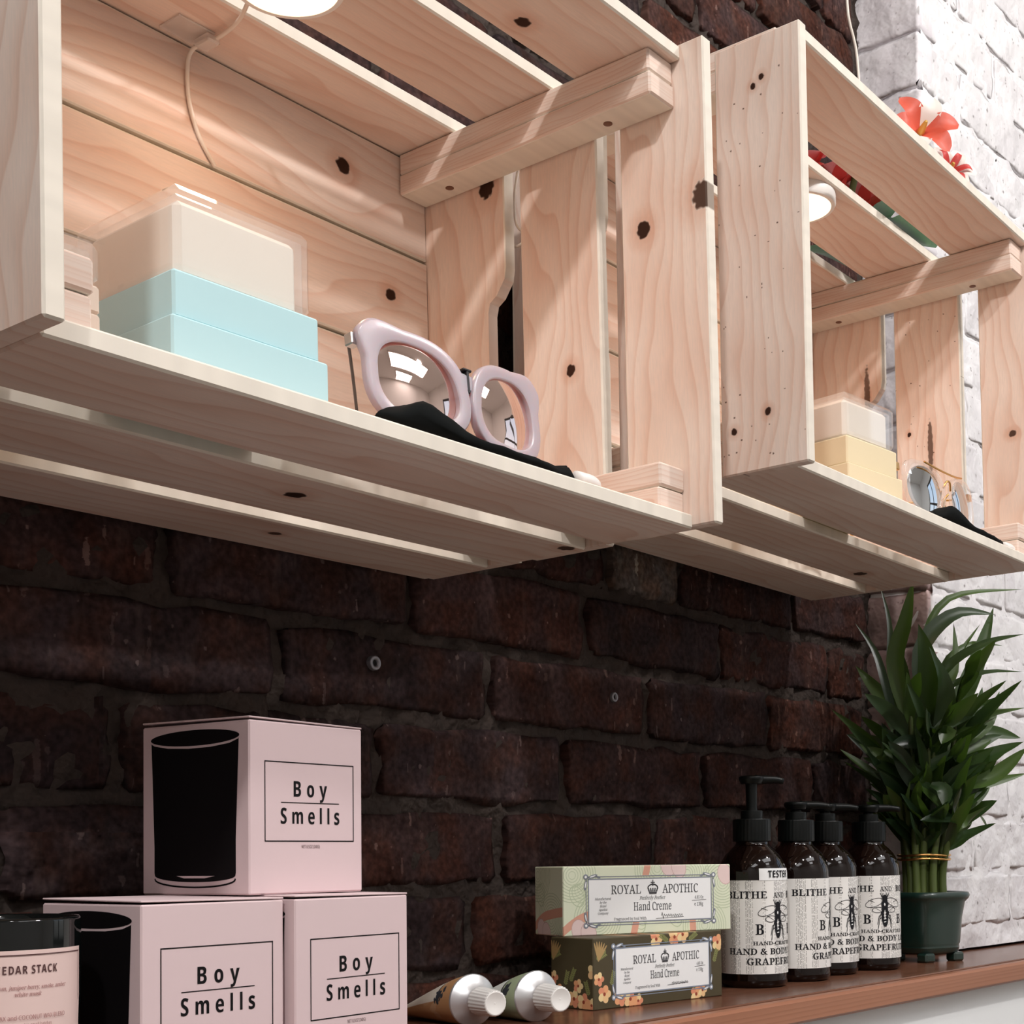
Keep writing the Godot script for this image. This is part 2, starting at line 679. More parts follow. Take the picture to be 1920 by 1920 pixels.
	for q in [[Vector3(2.62, -0.33, 1.25), Vector3(0.06, 0.04, 1.0)], [Vector3(2.62, 1.03, 1.25), Vector3(0.06, 0.04, 1.0)], [Vector3(2.62, 0.35, 0.77), Vector3(0.06, 1.4, 0.04)], [Vector3(2.62, 0.35, 1.73), Vector3(0.06, 1.4, 0.04)], [Vector3(2.62, 0.35, 1.25), Vector3(0.05, 1.4, 0.05)], [Vector3(2.62, 0.45, 1.25), Vector3(0.05, 0.05, 1.0)]]:
		var mb := MB.new()
		rbox(mb, q[1], 0.004, q[0])
		part("window_frame", mb, M.trimdark, win)


func build_ledge() -> void:
	var t := thing("wooden_ledge", "long varnished red-brown wooden ledge running along the brick wall", "shelf", Transform3D(Basis.IDENTITY, Vector3(0, LEDGE_Y, 0)))
	var mb := MB.new()
	rbox(mb, Vector3(3.3, 0.020, 0.1635), 0.001, Vector3(0.25, -0.010, 0.0700), 0, 2)
	part("board", mb, M.ledge, t)
	var st := MB.new()
	rbox(st, Vector3(3.3, 0.0190, 0.0122), 0.0022, Vector3(0.25, -0.0105, 0.1589), 0, 1)
	part("edge_strip", st, M.ledge_edge, t, Transform3D.IDENTITY, "rounded orange-brown edge strip")


# ---------------------------------------------------------------- crates
func board(called: String, a: Vector3, b: Vector3, la: int, wa: int, m: Material, parent: Node3D, bev := 0.0011) -> MeshInstance3D:
	var mb := MB.new()
	rbox(mb, b - a, bev, Vector3.ZERO, la, wa)
	var o := part(called, mb, m, parent, Transform3D(Basis.IDENTITY, (a + b) / 2.0))
	o.rotation = Vector3(rng.randf_range(-0.003, 0.003), rng.randf_range(-0.002, 0.002), rng.randf_range(-0.0015, 0.0015))
	return o


func any_pine() -> Material:
	return M.pines[rng.randi() % M.pines.size()]


func build_crate(xf: Transform3D, label: String, hero: Dictionary, left_lo: float, left_hi: float, top_x: float) -> Node3D:
	var t := thing("wooden_crate", label, "crate", xf, "pine crates on the wall")
	var zs := [[0.0, 0.062], [0.080, 0.149], [0.167, FRONT]]
	for k in 3:
		board("top_slat", Vector3(top_x, H - T, zs[k][0]), Vector3(LEN - TP, H, zs[k][1]), 0, 2, hero.get("top%d" % k, any_pine()), t)
		board("bottom_slat", Vector3(TP, 0, zs[k][0]), Vector3(LEN - TP, T, zs[k][1]), 0, 2, hero.get("bot%d" % k, any_pine()), t)
	var bj := [T, 0.0780, 0.1548, 0.2290, H - T]
	for k in 4:
		board("back_board", Vector3(TP + 0.0002, bj[k] + 0.0011, 0.0004), Vector3(LEN - TP - 0.0002, bj[k + 1] - 0.0011, T), 0, 1, hero.get("back%d" % k, any_pine()), t, 0.0009)
	var es := [[0.0, 0.0845], [0.098, 0.1655], [0.1845, PANEL]]
	for side in 2:
		var x0 := 0.0 if side == 0 else LEN - TP
		var y0 := left_lo if side == 0 else 0.0016
		var y1 := left_hi if side == 0 else H + 0.0016
		for k in 3:
			var m: Material = hero.get("%s%d" % ["l" if side == 0 else "r", k], any_pine())
			if k == 0:
				# rear end board with a hand hold cut into its front edge
				var pl := PackedVector2Array()
				for q in [[0, y0], [0.0845, y0], [0.0845, 0.098], [0.0835, 0.106], [0.0760, 0.117], [0.0690, 0.121], [0.0672, 0.127], [0.0672, 0.178], [0.0690, 0.185], [0.0755, 0.189], [0.0830, 0.199], [0.0845, 0.207], [0.0845, y1], [0, y1]]:
					pl.append(Vector2(q[0], q[1]))
				var mb := MB.new()
				extrude(mb, pl, 0.0, TP)
				for v in mb.t.size():
					mb.t[v] = Vector2((mb.v[v].y - y0) / (y1 - y0), mb.v[v].x / 0.0845)
				part("end_board", mb, m, t, Transform3D(Basis(Vector3(0, 0, 1), Vector3(0, 1, 0), Vector3(-1, 0, 0)), Vector3(x0 + TP, 0, 0)))
			else:
				board("end_board", Vector3(x0, y0 + rng.randf_range(-0.001, 0.001), es[k][0]), Vector3(x0 + TP, y1, es[k][1]), 1, 2, m, t)
		var cx0 := TP if side == 0 else LEN - TP - 0.0266
		for lv in 2:
			var base := T if lv == 0 else H - T - 0.0299
			for k in 2:
				var cl := board("cleat", Vector3(cx0 + (0.0003 if k else 0.0), base + 0.0150 * k, T), Vector3(cx0 + 0.0266, base + 0.0150 * (k + 1) - 0.0002, 0.2287 - (0.001 if k == lv else 0.0)), 2, 1, hero.get("cleat", any_pine()), t, 0.0014)
				if k == 0:
					for z in [0.045, 0.185]:
						var s := MB.new()
						lathe(s, [[Vector2(0.0, -0.0004), Vector2(0.0030, -0.0004), Vector2(0.0030, 0.0004)]], 14)
						part("screw", s, M.screw, cl, Transform3D(Basis.IDENTITY, Vector3(cx0 + 0.014, base, z) - cl.position))
	return t


func build_puck(xf: Transform3D, label: String, energy: float) -> void:
	var t := thing("puck_light", label, "light", xf, "round puck lights under the crate tops")
	var mb := MB.new()
	lathe(mb, [[Vector2(0, 0), Vector2(0.032, 0)], [Vector2(0.032, 0), Vector2(0.0325, -0.002), Vector2(0.0325, -0.0085), Vector2(0.0315, -0.0105)], [Vector2(0.0315, -0.0105), Vector2(0.0285, -0.0108)]], 48)
	part("housing", mb, M.white_plastic, t)
	var lens := MB.new()
	lathe(lens, [[Vector2(0.0285, -0.0106), Vector2(0.02, -0.0118), Vector2(0.01, -0.0124), Vector2(0.0, -0.0126)]], 48)
	part("lens", lens, M.puck, t, Transform3D.IDENTITY, "glowing warm white lens")
	var l := AreaLight3D.new()
	l.name = "puck_glow"
	l.area_size = Vector2(0.046, 0.046)
	l.light_color = Color(1.0, 0.81, 0.66)
	l.light_energy = energy
	l.shadow_enabled = true
	l.area_range = 6.0
	t.add_child(l)
	l.position = Vector3(0, -0.0142, 0)
	l.rotation = Vector3(-PI / 2.0, 0, 0)


# ---------------------------------------------------------------- things in the crates
func build_display_box(xf: Transform3D, called: String, label: String, base_h: float, lid_h: float, bw: float, bd: float, top: float, w: float, tint: Material, inset: float) -> void:
	# local origin: the near top-left corner line of the footprint (x right, z towards the back is negative)
	var t := thing(called, label, "box", xf)
	var mb := MB.new()
	var ov := 0.006 if bw > 0.05 else 0.0
	rbox(mb, Vector3(bw + ov, base_h, bd + ov), 0.0010, Vector3(bw / 2, base_h / 2, -bd / 2))
	part("box_base", mb, tint, t)
	var lid := MB.new()
	rbox(lid, Vector3(bw, lid_h, bd), 0.0012, Vector3(bw / 2, base_h + lid_h / 2, -bd / 2))
	part("box_lid", lid, tint, t)
	var y0 := base_h + lid_h
	var block := MB.new()
	rbox(block, Vector3(w - inset * 2, top - y0 - inset, w - inset * 2), 0.003, Vector3(bw / 2, (top - inset + y0) / 2, -bd / 2))
	part("inner_block", block, M.wax, t, Transform3D.IDENTITY, "milky white block")
	var sh := MB.new()
	rbox(sh, Vector3(w, top - y0 - 0.0003, w), 0.0036, Vector3(bw / 2, (top + y0) / 2, -bd / 2))
	rbox(sh, Vector3(w - 0.006, top - y0 - 0.004, w - 0.006), 0.0015, Vector3(bw / 2, (top + y0) / 2 - 0.002, -bd / 2))
	part("clear_cover", sh, M.acrylic, t, Transform3D.IDENTITY, "clear acrylic cover")


func rim(mb: MB, inner: PackedVector2Array, outer: PackedVector2Array, th: float) -> void:
	var rows := []
	var prof := [[0.0, 0.35], [0.12, 0.5], [0.5, 0.5], [0.88, 0.5], [1.0, 0.3], [1.0, -0.3], [0.88, -0.5], [0.12, -0.5], [0.0, -0.35], [0.0, 0.35]]
	for p in prof:
		var row := []
		for k in inner.size():
			var q := inner[k].lerp(outer[k], p[0])
			row.append(Vector3(q.x, q.y, p[1] * th))
		rows.append(row)
	mb.grid(rows, true, true)


func build_glasses(xf: Transform3D, label: String, cat: bool) -> void:
	var t := thing("sunglasses", label, "sunglasses", xf)
	var fm: Material = M.acetate if cat else M.clearframe
	for s: float in [-1.0, 1.0]:
		var inner := PackedVector2Array()
		var outer := PackedVector2Array()
		for k in 56:
			var a := TAU * k / 56.0
			var ca := cos(a)
			var sa := sin(a)
			var p := 2.5 if cat else 2.15
			var q := pow(pow(absf(ca), p) + pow(absf(sa), p), -1.0 / p)
			var ix := ca * q * (0.0238 if cat else 0.0235)
			var iy := sa * q * (0.0192 if cat else 0.0195)
			# lens narrows towards the nose below, the brow line sweeps up towards the hinge
			if cat:
				iy += ix * 0.10 * (1.0 if sa > 0 else 0.3)
				ix += -0.003 * (1.0 - sa) * (1.0 if ca < 0.0 else -0.2)
			var g := 0.0078 if cat else 0.0048
			var ox := ix + ca * q * g
			var oy := iy + sa * q * g * 0.92
			if ca > 0.25 and sa > 0.2:
				var fl := clampf((ca - 0.25) * (sa - 0.2) * 5.0, 0.0, 1.0)
				ox += (0.0066 if cat else 0.0040) * fl
				oy += (0.0042 if cat else 0.0025) * fl
			inner.append(Vector2(ix * s, iy))
			outer.append(Vector2(ox * s, oy))
		var half := 0.0352
		var place := Transform3D(Basis(Vector3.UP, s * 0.14), Vector3(s * half, 0.0, -0.004))
		var mb := MB.new()
		rim(mb, inner, outer, 0.0050)
		if s < 0:
			for k in range(0, mb.i.size(), 3):
				var q2 := mb.i[k]
				mb.i[k] = mb.i[k + 1]
				mb.i[k + 1] = q2
			for k in mb.n.size():
				mb.n[k] = -mb.n[k]
		part("rim", mb, fm, t, place)
		var rows := []
		for r in 9:
			var f := r / 8.0
			var row := []
			for k in inner.size():
				var p2 := inner[k] * (f * 1.03)
				row.append(Vector3(p2.x, p2.y, sqrt(maxf(0.075 * 0.075 - p2.length_squared(), 0.0)) - 0.075 + 0.0035))
			rows.append(row)
		var le := MB.new()
		le.grid(rows, true, s > 0)
		part("lens", le, M.rose_mirror if cat else M.silver_mirror, t, place, "mirrored rose lens" if cat else "mirrored silver lens")
		# hinge block and temple
		var hy := 0.0165 if cat else 0.0150
		var hx := s * 0.0690
		var hb := MB.new()
		rbox(hb, Vector3(0.0060, 0.0065, 0.0060), 0.0006, Vector3(hx, hy, -0.0125))
		part("hinge", hb, M.steel if cat else M.gold, t)
		var tp := MB.new()
		tube(tp, curve([Vector3(hx, hy, -0.0155), Vector3(hx - s * 0.030, hy - 0.001, -0.045), Vector3(hx - s * 0.075, hy - 0.004, -0.090), Vector3(hx - s * 0.098, hy - 0.022, -0.112)], 20), func(f: float) -> float: return 0.0009 if f < 0.7 else 0.0016, 8)
		part("temple", tp, M.blackmetal if cat else M.gold, t)
	if cat:
		var br := MB.new()
		rbox(br, Vector3(0.0085, 0.0100, 0.0048), 0.0012, Vector3(0, 0.0075, -0.001))
		part("bridge", br, fm, t)
		var pin := MB.new()
		rbox(pin, Vector3(0.0016, 0.0125, 0.0056), 0.0004, Vector3(0, 0.0078, -0.0008))
		rbox(pin, Vector3(0.0064, 0.0014, 0.0056), 0.0004, Vector3(0, 0.0146, -0.0008))
		part("bridge_pin", pin, M.blackmetal, t)
	else:
		var bar := MB.new()
		tube(bar, curve([Vector3(-0.040, 0.0218, 0.0005), Vector3(-0.015, 0.0195, 0.002), Vector3(0.012, 0.0195, 0.002), Vector3(0.030, 0.0218, 0.0010)], 16), func(_f: float) -> float: return 0.0009, 8)
		part("brow_bar", bar, M.gold, t)
		var vb := MB.new()
		tube(vb, curve([Vector3(-0.0068, 0.006, 0.0), Vector3(-0.003, 0.012, 0.002), Vector3(0.003, 0.012, 0.002), Vector3(0.0068, 0.006, 0.0)], 14), func(_f: float) -> float: return 0.0009, 8)
		part("bridge", vb, M.gold, t)
		for s: float in [-1.0, 1.0]:
			var np := MB.new()
			tube(np, curve([Vector3(s * 0.007, 0.004, -0.002), Vector3(s * 0.004, -0.002, -0.006), Vector3(s * 0.006, -0.009, -0.007)], 8), func(f: float) -> float: return 0.0007 + 0.0016 * f, 8)
			part("nose_pad", np, M.gold, t)


func build_pouch(xf: Transform3D, label: String, lx: float, lz: float, hh: float) -> void:
	var t := thing("cloth_pouch", label, "pouch", xf)
	var rows := []
	for r in 15:
		var f := r / 14.0
		var row := []
		for k in 48:
			var a := TAU * k / 48.0
			var q := pow(pow(absf(cos(a)), 3.0) + pow(absf(sin(a)), 3.0), -1.0 / 3.0)
			var rr := sin(f * PI)
			rr = pow(rr, 0.45)
			var x := cos(a) * q * rr * lx / 2
			var z := sin(a) * q * rr * lz / 2
			var fx := x / lx + 0.5
			var thick := hh * (0.55 + 0.75 * exp(-pow((fx - 0.14) / 0.16, 2.0)) - 0.12 * fx + 0.45 * exp(-pow((fx - 0.93) / 0.07, 2.0)))
			z *= 1.0 - 0.35 * smoothstep(0.7, 1.0, fx)
			var y := (1.0 - cos(f * PI)) / 2.0 * thick
			if f > 0.3:
				y += noise.get_noise_3d(x * 900.0, z * 700.0, 5.0) * 0.0022 + sin(z * 500.0 + x * 60.0) * 0.0006
			row.append(Vector3(x, maxf(y, 0.0), z))
		rows.append(row)
	var mb := MB.new()
	mb.grid(rows, true, false)
	part("cloth", mb, M.black_cloth, t)
	var tip := MB.new()
	for s: float in [-1.0, 1.0]:
		tube(tip, curve([Vector3(lx * 0.47, hh * 0.40, s * 0.0035 + 0.002), Vector3(lx * 0.55, hh * 0.38, s * 0.004 + 0.003), Vector3(lx * 0.62, hh * 0.34, s * 0.002 + 0.003)], 8), func(f: float) -> float: return 0.0040 * sqrt(maxf(1.0 - pow(f, 6.0), 0.02)), 10)
	part("cord_tip", tip, M.white_plastic, t, Transform3D.IDENTITY, "white cord ends")


# ---------------------------------------------------------------- things on the ledge
const PINK_W := 0.083
const PINK_H := 0.0927

func build_pink_box(at: Vector3, theta: float, label: String) -> void:
	var t := thing("candle_box", label, "box", yaw(-theta, at), "pink candle boxes")
	var w := PINK_W
	var h := PINK_H
	var mb := MB.new()
	rbox(mb, Vector3(w, h - 0.0022, w), 0.0008, Vector3(w / 2, (h - 0.0022) / 2, -w / 2))
	var ct := part("carton", mb, M.pink, t)
	var lid := MB.new()
	rbox(lid, Vector3(w, 0.0009, w), 0.0003)
	part("lid_flap", lid, M.pink, t, Transform3D(Basis(Vector3(1, 0, 0), 0.008) * Basis(Vector3(0, 0, 1), -0.009), Vector3(w / 2, h - 0.0008, -w / 2)))
	var fx := Transform3D(Basis.IDENTITY, Vector3(w * 0.52, 0, 0.00015))
	var fr := MB.new()
	frame2(fr, w * 0.785, h * 0.45, 0.0006, Vector2(0, h * 0.525))
	stroke(fr, [Vector2(-w * 0.255, h * 0.52), Vector2(w * 0.255, h * 0.52)], 0.0005)
	part("printed_frame", fr, M.ink, ct, fx)
	var tx := MB.new()
	text(tx, "Boy", 0.0082, Vector2(0.0, h * 0.598), false, true, 0.92, 0.34)
	text(tx, "Smells", 0.0082, Vector2(0.0, h * 0.442), false, true, 0.86, 0.28)
	part("lettering", tx, M.ink, ct, fx, "letters reading Boy Smells")
	var nt := MB.new()
	text(nt, "NET 8.5OZ (240G)", 0.0017, Vector2(0.0, h * 0.268), false, false, 0.72)
	part("small_print", nt, M.ink_brown, ct, fx)
	# printed candle glass on the side facing left
	var sx := Transform3D(Basis(Vector3(0, 0, 1), Vector3(0, 1, 0), Vector3(-1, 0, 0)), Vector3(-0.00015, 0, -w / 2))
	var j := MB.new()
	var rx := 0.0345
	plate(j, ell(0, h * 0.895, rx, 0.0042, 0.0, 40))
	var body := PackedVector2Array()
	for k in 25:
		var a := PI + PI * k / 24.0
		body.append(Vector2(cos(a) * rx * 0.985, h * 0.880 + sin(a) * 0.0042))
	for k in 9:
		var f := k / 8.0
		body.append(Vector2(rx * lerpf(0.985, 0.915, minf(f * 1.4, 1.0)), lerpf(h * 0.876, h * 0.125, f)))
	for k in 25:
		var a := -PI * k / 24.0
		body.append(Vector2(cos(a) * rx * 0.905, h * 0.110 + sin(a) * 0.0035))
	for k in 8:
		var f := 1.0 - k / 8.0
		body.append(Vector2(-rx * lerpf(0.985, 0.915, minf(f * 1.4, 1.0)), lerpf(h * 0.876, h * 0.125, f)))
	plate(j, body)
	var arc := []
	for k in 25:
		var a := PI + PI * k / 24.0
		arc.append(Vector2(cos(a) * rx * 0.90, h * 0.088 + sin(a) * 0.0042))
	stroke(j, arc, 0.0009)
	part("printed_glass", j, M.ink, ct, sx, "black print of a candle glass")
	var hl := MB.new()
	plate(hl, PackedVector2Array([Vector2(-0.014, h * 0.108), Vector2(-0.008, h * 0.094), Vector2(0.008, h * 0.094), Vector2(0.016, h * 0.108)]), 0.0001)
	part("printed_base_gap", hl, M.pink, ct, sx)


func build_candle() -> void:
	var r := 0.040
	var h := 0.0868
	var t := thing("glass_candle", "black glass candle with a pale pink CEDAR STACK label", "candle", yaw(-7.6, Vector3(0.055, LEDGE_Y, 0.118)))
	var mb := MB.new()
	lathe(mb, [[Vector2(0, 0.0), Vector2(r * 0.86, 0.0), Vector2(r * 0.93, 0.0015), Vector2(r * 0.955, 0.005)], [Vector2(r * 0.955, 0.005), Vector2(r, h * 0.6), Vector2(r, h - 0.0015), Vector2(r - 0.0009, h), Vector2(r - 0.0022, h - 0.0006), Vector2(r - 0.0032, h - 0.004), Vector2(r - 0.0035, 0.062), Vector2(0, 0.062)]], 72)
	part("glass", mb, M.black_glass, t)
	var wax := MB.new()
	lathe(wax, [[Vector2(r - 0.0037, 0.0625), Vector2(0.01, 0.0628), Vector2(0, 0.0628)]], 32)
	part("wax", wax, M.wax, t)
	var wick := MB.new()
	tube(wick, [Vector3(0, 0.0625, 0), Vector3(0.0005, 0.068, 0), Vector3(0.001, 0.072, 0)], func(_f: float) -> float: return 0.0009, 6)
	part("wick", wick, M.ink, t)
	var la := MB.new()
	var half := 0.036 / r
	lathe(la, [[Vector2(r * 0.965 + 0.0006, 0.012), Vector2(r + 0.0003, h * 0.6), Vector2(r + 0.0003, 0.0735)]], 40, 0.0, Transform3D.IDENTITY, -half, half)
	var lab := part("label", la, M.label_pink, t)
	var fr := MB.new()
	var tl := []
	for q in 49:
		tl.append(Vector2(lerpf(-0.0345, 0.0345, q / 48.0), 0.0715))
	stroke(fr, tl, 0.0005)
	stroke(fr, [Vector2(0.0345, 0.0715), Vector2(0.0345, 0.05)], 0.0003)
	stroke(fr, [Vector2(-0.0345, 0.0715), Vector2(-0.0345, 0.05)], 0.0003)
	text(fr, "CEDAR STACK", 0.0034, Vector2(0.0032, 0.0652), false, true, 0.82, 0.09)
	bend(fr, r + 0.0006)
	part("lettering", fr, M.ink_brown, lab, Transform3D.IDENTITY, "letters reading CEDAR STACK")
	var sm := MB.new()
	text(sm, "cardamom, juniper berry, smoke, amber", 0.0017, Vector2(0.003, 0.0577), true, false, 0.85, 0.0, 0.25)
	text(sm, "white musk", 0.0017, Vector2(0.003, 0.0548), true, false, 0.9, 0.0, 0.25)
	text(sm, "BEESWAX and COCONUT WAX BLEND", 0.0019, Vector2(0.003, 0.0450), false, false, 0.86)
	text(sm, "hand poured in small batches", 0.0014, Vector2(0.003, 0.0418), false, false, 0.86)
	bend(sm, r + 0.0006)
	part("small_print", sm, M.ink_rose, lab)


func crown(mb: MB, c: Vector2, s: float) -> void:
	plate(mb, PackedVector2Array([c + Vector2(-0.8, -1.0) * s, c + Vector2(0.8, -1.0) * s, c + Vector2(0.9, -0.6) * s, c + Vector2(-0.9, -0.6) * s]))
	for k in 5:
		var x := (k - 2) * 0.45
		plate(mb, PackedVector2Array([c + Vector2(x * 0.9 - 0.16, -0.55) * s, c + Vector2(x * 0.9 + 0.16, -0.55) * s, c + Vector2(x * 1.15 + 0.12, 0.15) * s, c + Vector2(x * 1.15 - 0.12, 0.15) * s]))
	for sg: float in [-1.0, 1.0]:
		var arc := []
		for k in 9:
			var a := PI * k / 8.0 * 0.5
			arc.append(c + Vector2(sg * cos(a) * 1.1, 0.1 + sin(a) * 0.75) * s)
		stroke(mb, arc, s * 0.22)
	stroke(mb, [c + Vector2(0, 0.6) * s, c + Vector2(0, 1.6) * s], s * 0.2)
	stroke(mb, [c + Vector2(-0.35, 1.2) * s, c + Vector2(0.35, 1.2) * s], s * 0.2)


func build_creme_box(at: Vector3, theta: float, w: float, d: float, h: float, label: String, m: Material, panel_at: Vector2, panel: Vector2, sign_word: bool, ornament: Material) -> void:
	var t := thing("hand_creme_box", label, "box", yaw(-theta, at), "hand creme boxes")
	var mb := MB.new()
	rbox(mb, Vector3(w, h, d), 0.0007, Vector3(w / 2, h / 2, -d / 2))
	for k in mb.v.size():
		if absf(mb.n[k].x) > 0.9:
			mb.t[k].x = (mb.v[k].z + d) / w + 0.02 if mb.n[k].x < 0.0 else 0.6 + mb.v[k].z / w
	var ct := part("carton", mb, m, t)
	var fx := Transform3D(Basis.IDENTITY, Vector3(panel_at.x, panel_at.y, 0.00012))
	var pl := MB.new()
	plate(pl, PackedVector2Array([Vector2(-panel.x, -panel.y) / 2, Vector2(panel.x, -panel.y) / 2, Vector2(panel.x, panel.y) / 2, Vector2(-panel.x, panel.y) / 2]))
	part("printed_panel", pl, M.label_white, ct, fx)
	var fr := MB.new()
	frame2(fr, panel.x, panel.y, 0.0009, Vector2.ZERO, 0.0001)
	frame2(fr, panel.x + 0.0038, panel.y + 0.0038, 0.0006, Vector2.ZERO, 0.0001)
	for sx: float in [-1.0, 1.0]:
		for sy: float in [-1.0, 1.0]:
			var c := Vector2(sx * (panel.x / 2 + 0.0022), sy * (panel.y / 2 + 0.0018))
			plate(fr, ell(c.x, c.y, 0.0021, 0.0021), 0.0001)
			plate(fr, ell(c.x - sx * 0.0060, c.y + sy * 0.0004, 0.0042, 0.0012, sx * sy * -0.25), 0.0001)
			plate(fr, ell(c.x + sx * 0.0002, c.y - sy * 0.0060, 0.0012, 0.0040, sx * sy * 0.2), 0.0001)
			plate(fr, ell(c.x - sx * 0.0105, c.y - sy * 0.0002, 0.0022, 0.0007, sx * sy * 0.3), 0.0001)
	part("printed_frame", fr, ornament, ct, fx, "silver grey ornamental frame")
	var fh := MB.new()
	for sx: float in [-1.0, 1.0]:
		for sy: float in [-1.0, 1.0]:
			var c := Vector2(sx * (panel.x / 2 + 0.0022), sy * (panel.y / 2 + 0.0018))
			plate(fh, ell(c.x, c.y, 0.0010, 0.0010), 0.0002)
			plate(fh, ell(c.x - sx * 0.0058, c.y + sy * 0.0004, 0.0026, 0.0005, sx * sy * -0.25), 0.0002)
			plate(fh, ell(c.x + sx * 0.0002, c.y - sy * 0.0058, 0.0005, 0.0025, sx * sy * 0.2), 0.0002)
	part("frame_scroll_print", fh, M.label_white, ct, fx)
	var tx := MB.new()
	var k := panel.x / 0.110
	text(tx, "ROYAL", 0.0066 * k, Vector2(-0.0225, 0.0080) * k, true, false, 0.86)
	text(tx, "APOTHIC", 0.0066 * k, Vector2(0.0262, 0.0080) * k, true, false, 0.80)
	crown(tx, Vector2(0.0013, 0.0082) * k, 0.0040 * k)
	text(tx, "Hand Creme", 0.0062 * k, Vector2(0.0010, -0.0050) * k, true, false, 0.66)
	text(tx, "Fragranced by Soul With", 0.0021 * k, Vector2(-0.0190, -0.0140) * k, true, false, 0.82)
	stroke(tx, [Vector2(0.004, -0.0146) * k, Vector2(0.029, -0.0138) * k], 0.0003)
	part("lettering", tx, M.ink_grey, ct, fx.translated(Vector3(0, 0, 0.0002)), "letters reading Royal Apothic Hand Creme")
	var sm := MB.new()
	text(sm, "Perfectly Perfect", 0.0026 * k, Vector2(0.001, 0.0014) * k, true, false, 0.8, 0.0, 0.3)
	var ln := ["Manufactured", "by the", "Royal", "Apothic", "Company"]
	for q in 5:
		text(sm, ln[q], 0.0017 * k, Vector2(-0.0425, 0.0015 - 0.0027 * q) * k, true, false, 0.85, 0.0, 0.2)
	text(sm, "4.85 Oz", 0.0024 * k, Vector2(0.0435, 0.0008) * k, true, false, 0.7)
	text(sm, "e 138g", 0.0028 * k, Vector2(0.0432, -0.0044) * k, true, false, 0.7)
	stroke(sm, [Vector2(0.037, -0.0016) * k, Vector2(0.050, -0.0012) * k], 0.0003)
	part("small_print", sm, M.ink_grey, ct, fx.translated(Vector3(0, 0, 0.0002)))
	var sg := MB.new()
	var pts := []
	for q in 40:
		var f := q / 39.0
		var amp := 0.0012 if q % 7 > 2 else 0.0007
		if sign_word and (q < 4 or q == 24):
			amp = 0.0024
		pts.append(Vector2(lerpf(0.009, 0.028, f), -0.0125 + sin(q * 1.55) * amp * k) * Vector2(k, 1.0))
	stroke(sg, pts, 0.00028)
	part("signature", sg, M.ink, ct, fx.translated(Vector3(0, 0, 0.0002)), "handwritten black signature")


func build_tube(at: Vector3, deg: float, label: String, m: Material) -> void:
	var r := 0.0170
	var t := thing("creme_tube", label, "tube", yaw(deg, at + Vector3(0, r, 0)), "aluminium creme tubes")
	var rows := []
	var uvs := []
	for k in 21:
		var f := k / 20.0
		var row := []
		var ur := []
		var ry := r * lerpf(1.0, 0.06, pow(f, 1.3))
		var rx := r * lerpf(1.0, 1.18, f)
		for j in 41:
			var a := TAU * j / 40.0
			row.append(Vector3(sin(a) * rx, cos(a) * ry - (r - ry) * 0.93, -f * 0.083))
			ur.append(Vector2(j / 40.0, f))
		rows.append(row)
		uvs.append(ur)
	var mb := MB.new()
	mb.grid(rows, false, false, uvs)
	part("tube_body", mb, m, t)
	var crimp := MB.new()
	rbox(crimp, Vector3(r * 2.38, 0.0022, 0.005), 0.0005, Vector3(0, -r * 0.875, -0.0845))
	part("crimped_end", crimp, M.alu, t)
	var lx := Transform3D(Basis(Vector3.RIGHT, PI / 2.0), Vector3.ZERO)
	var sh := MB.new()
	lathe(sh, [[Vector2(r, -0.001), Vector2(r + 0.0004, 0.0), Vector2(r - 0.0002, 0.0008)], [Vector2(r - 0.0002, 0.0008), Vector2(0.0125, 0.0042), Vector2(0.0090, 0.0072), Vector2(0.0078, 0.0100)]], 56, 0.0, lx)
	part("shoulder", sh, M.alu, t, Transform3D.IDENTITY, "satin aluminium shoulder")
	var cap := MB.new()
	var rw := []
	for p in [[0.0090, 0.0095], [0.0092, 0.0105], [0.0084, 0.0285], [0.0079, 0.0293]]:
		var row := []
		for j in 96:
			var a := TAU * j / 96.0
			var rr: float = p[0] * (1.0 + (0.022 if j % 4 < 2 else -0.012))
			row.append(lx * Vector3(sin(a) * rr, p[1], cos(a) * rr))
		rw.append(row)
	cap.grid(rw, true, false)
	lathe(cap, [[Vector2(0.0079, 0.0293), Vector2(0.0072, 0.0296)], [Vector2(0.0072, 0.0296), Vector2(0.004, 0.0286), Vector2(0.0012, 0.0283), Vector2(0, 0.0287)]], 40, 0.0, lx)
	part("screw_cap", cap, M.white_plastic, t, Transform3D.IDENTITY, "ribbed white screw cap")


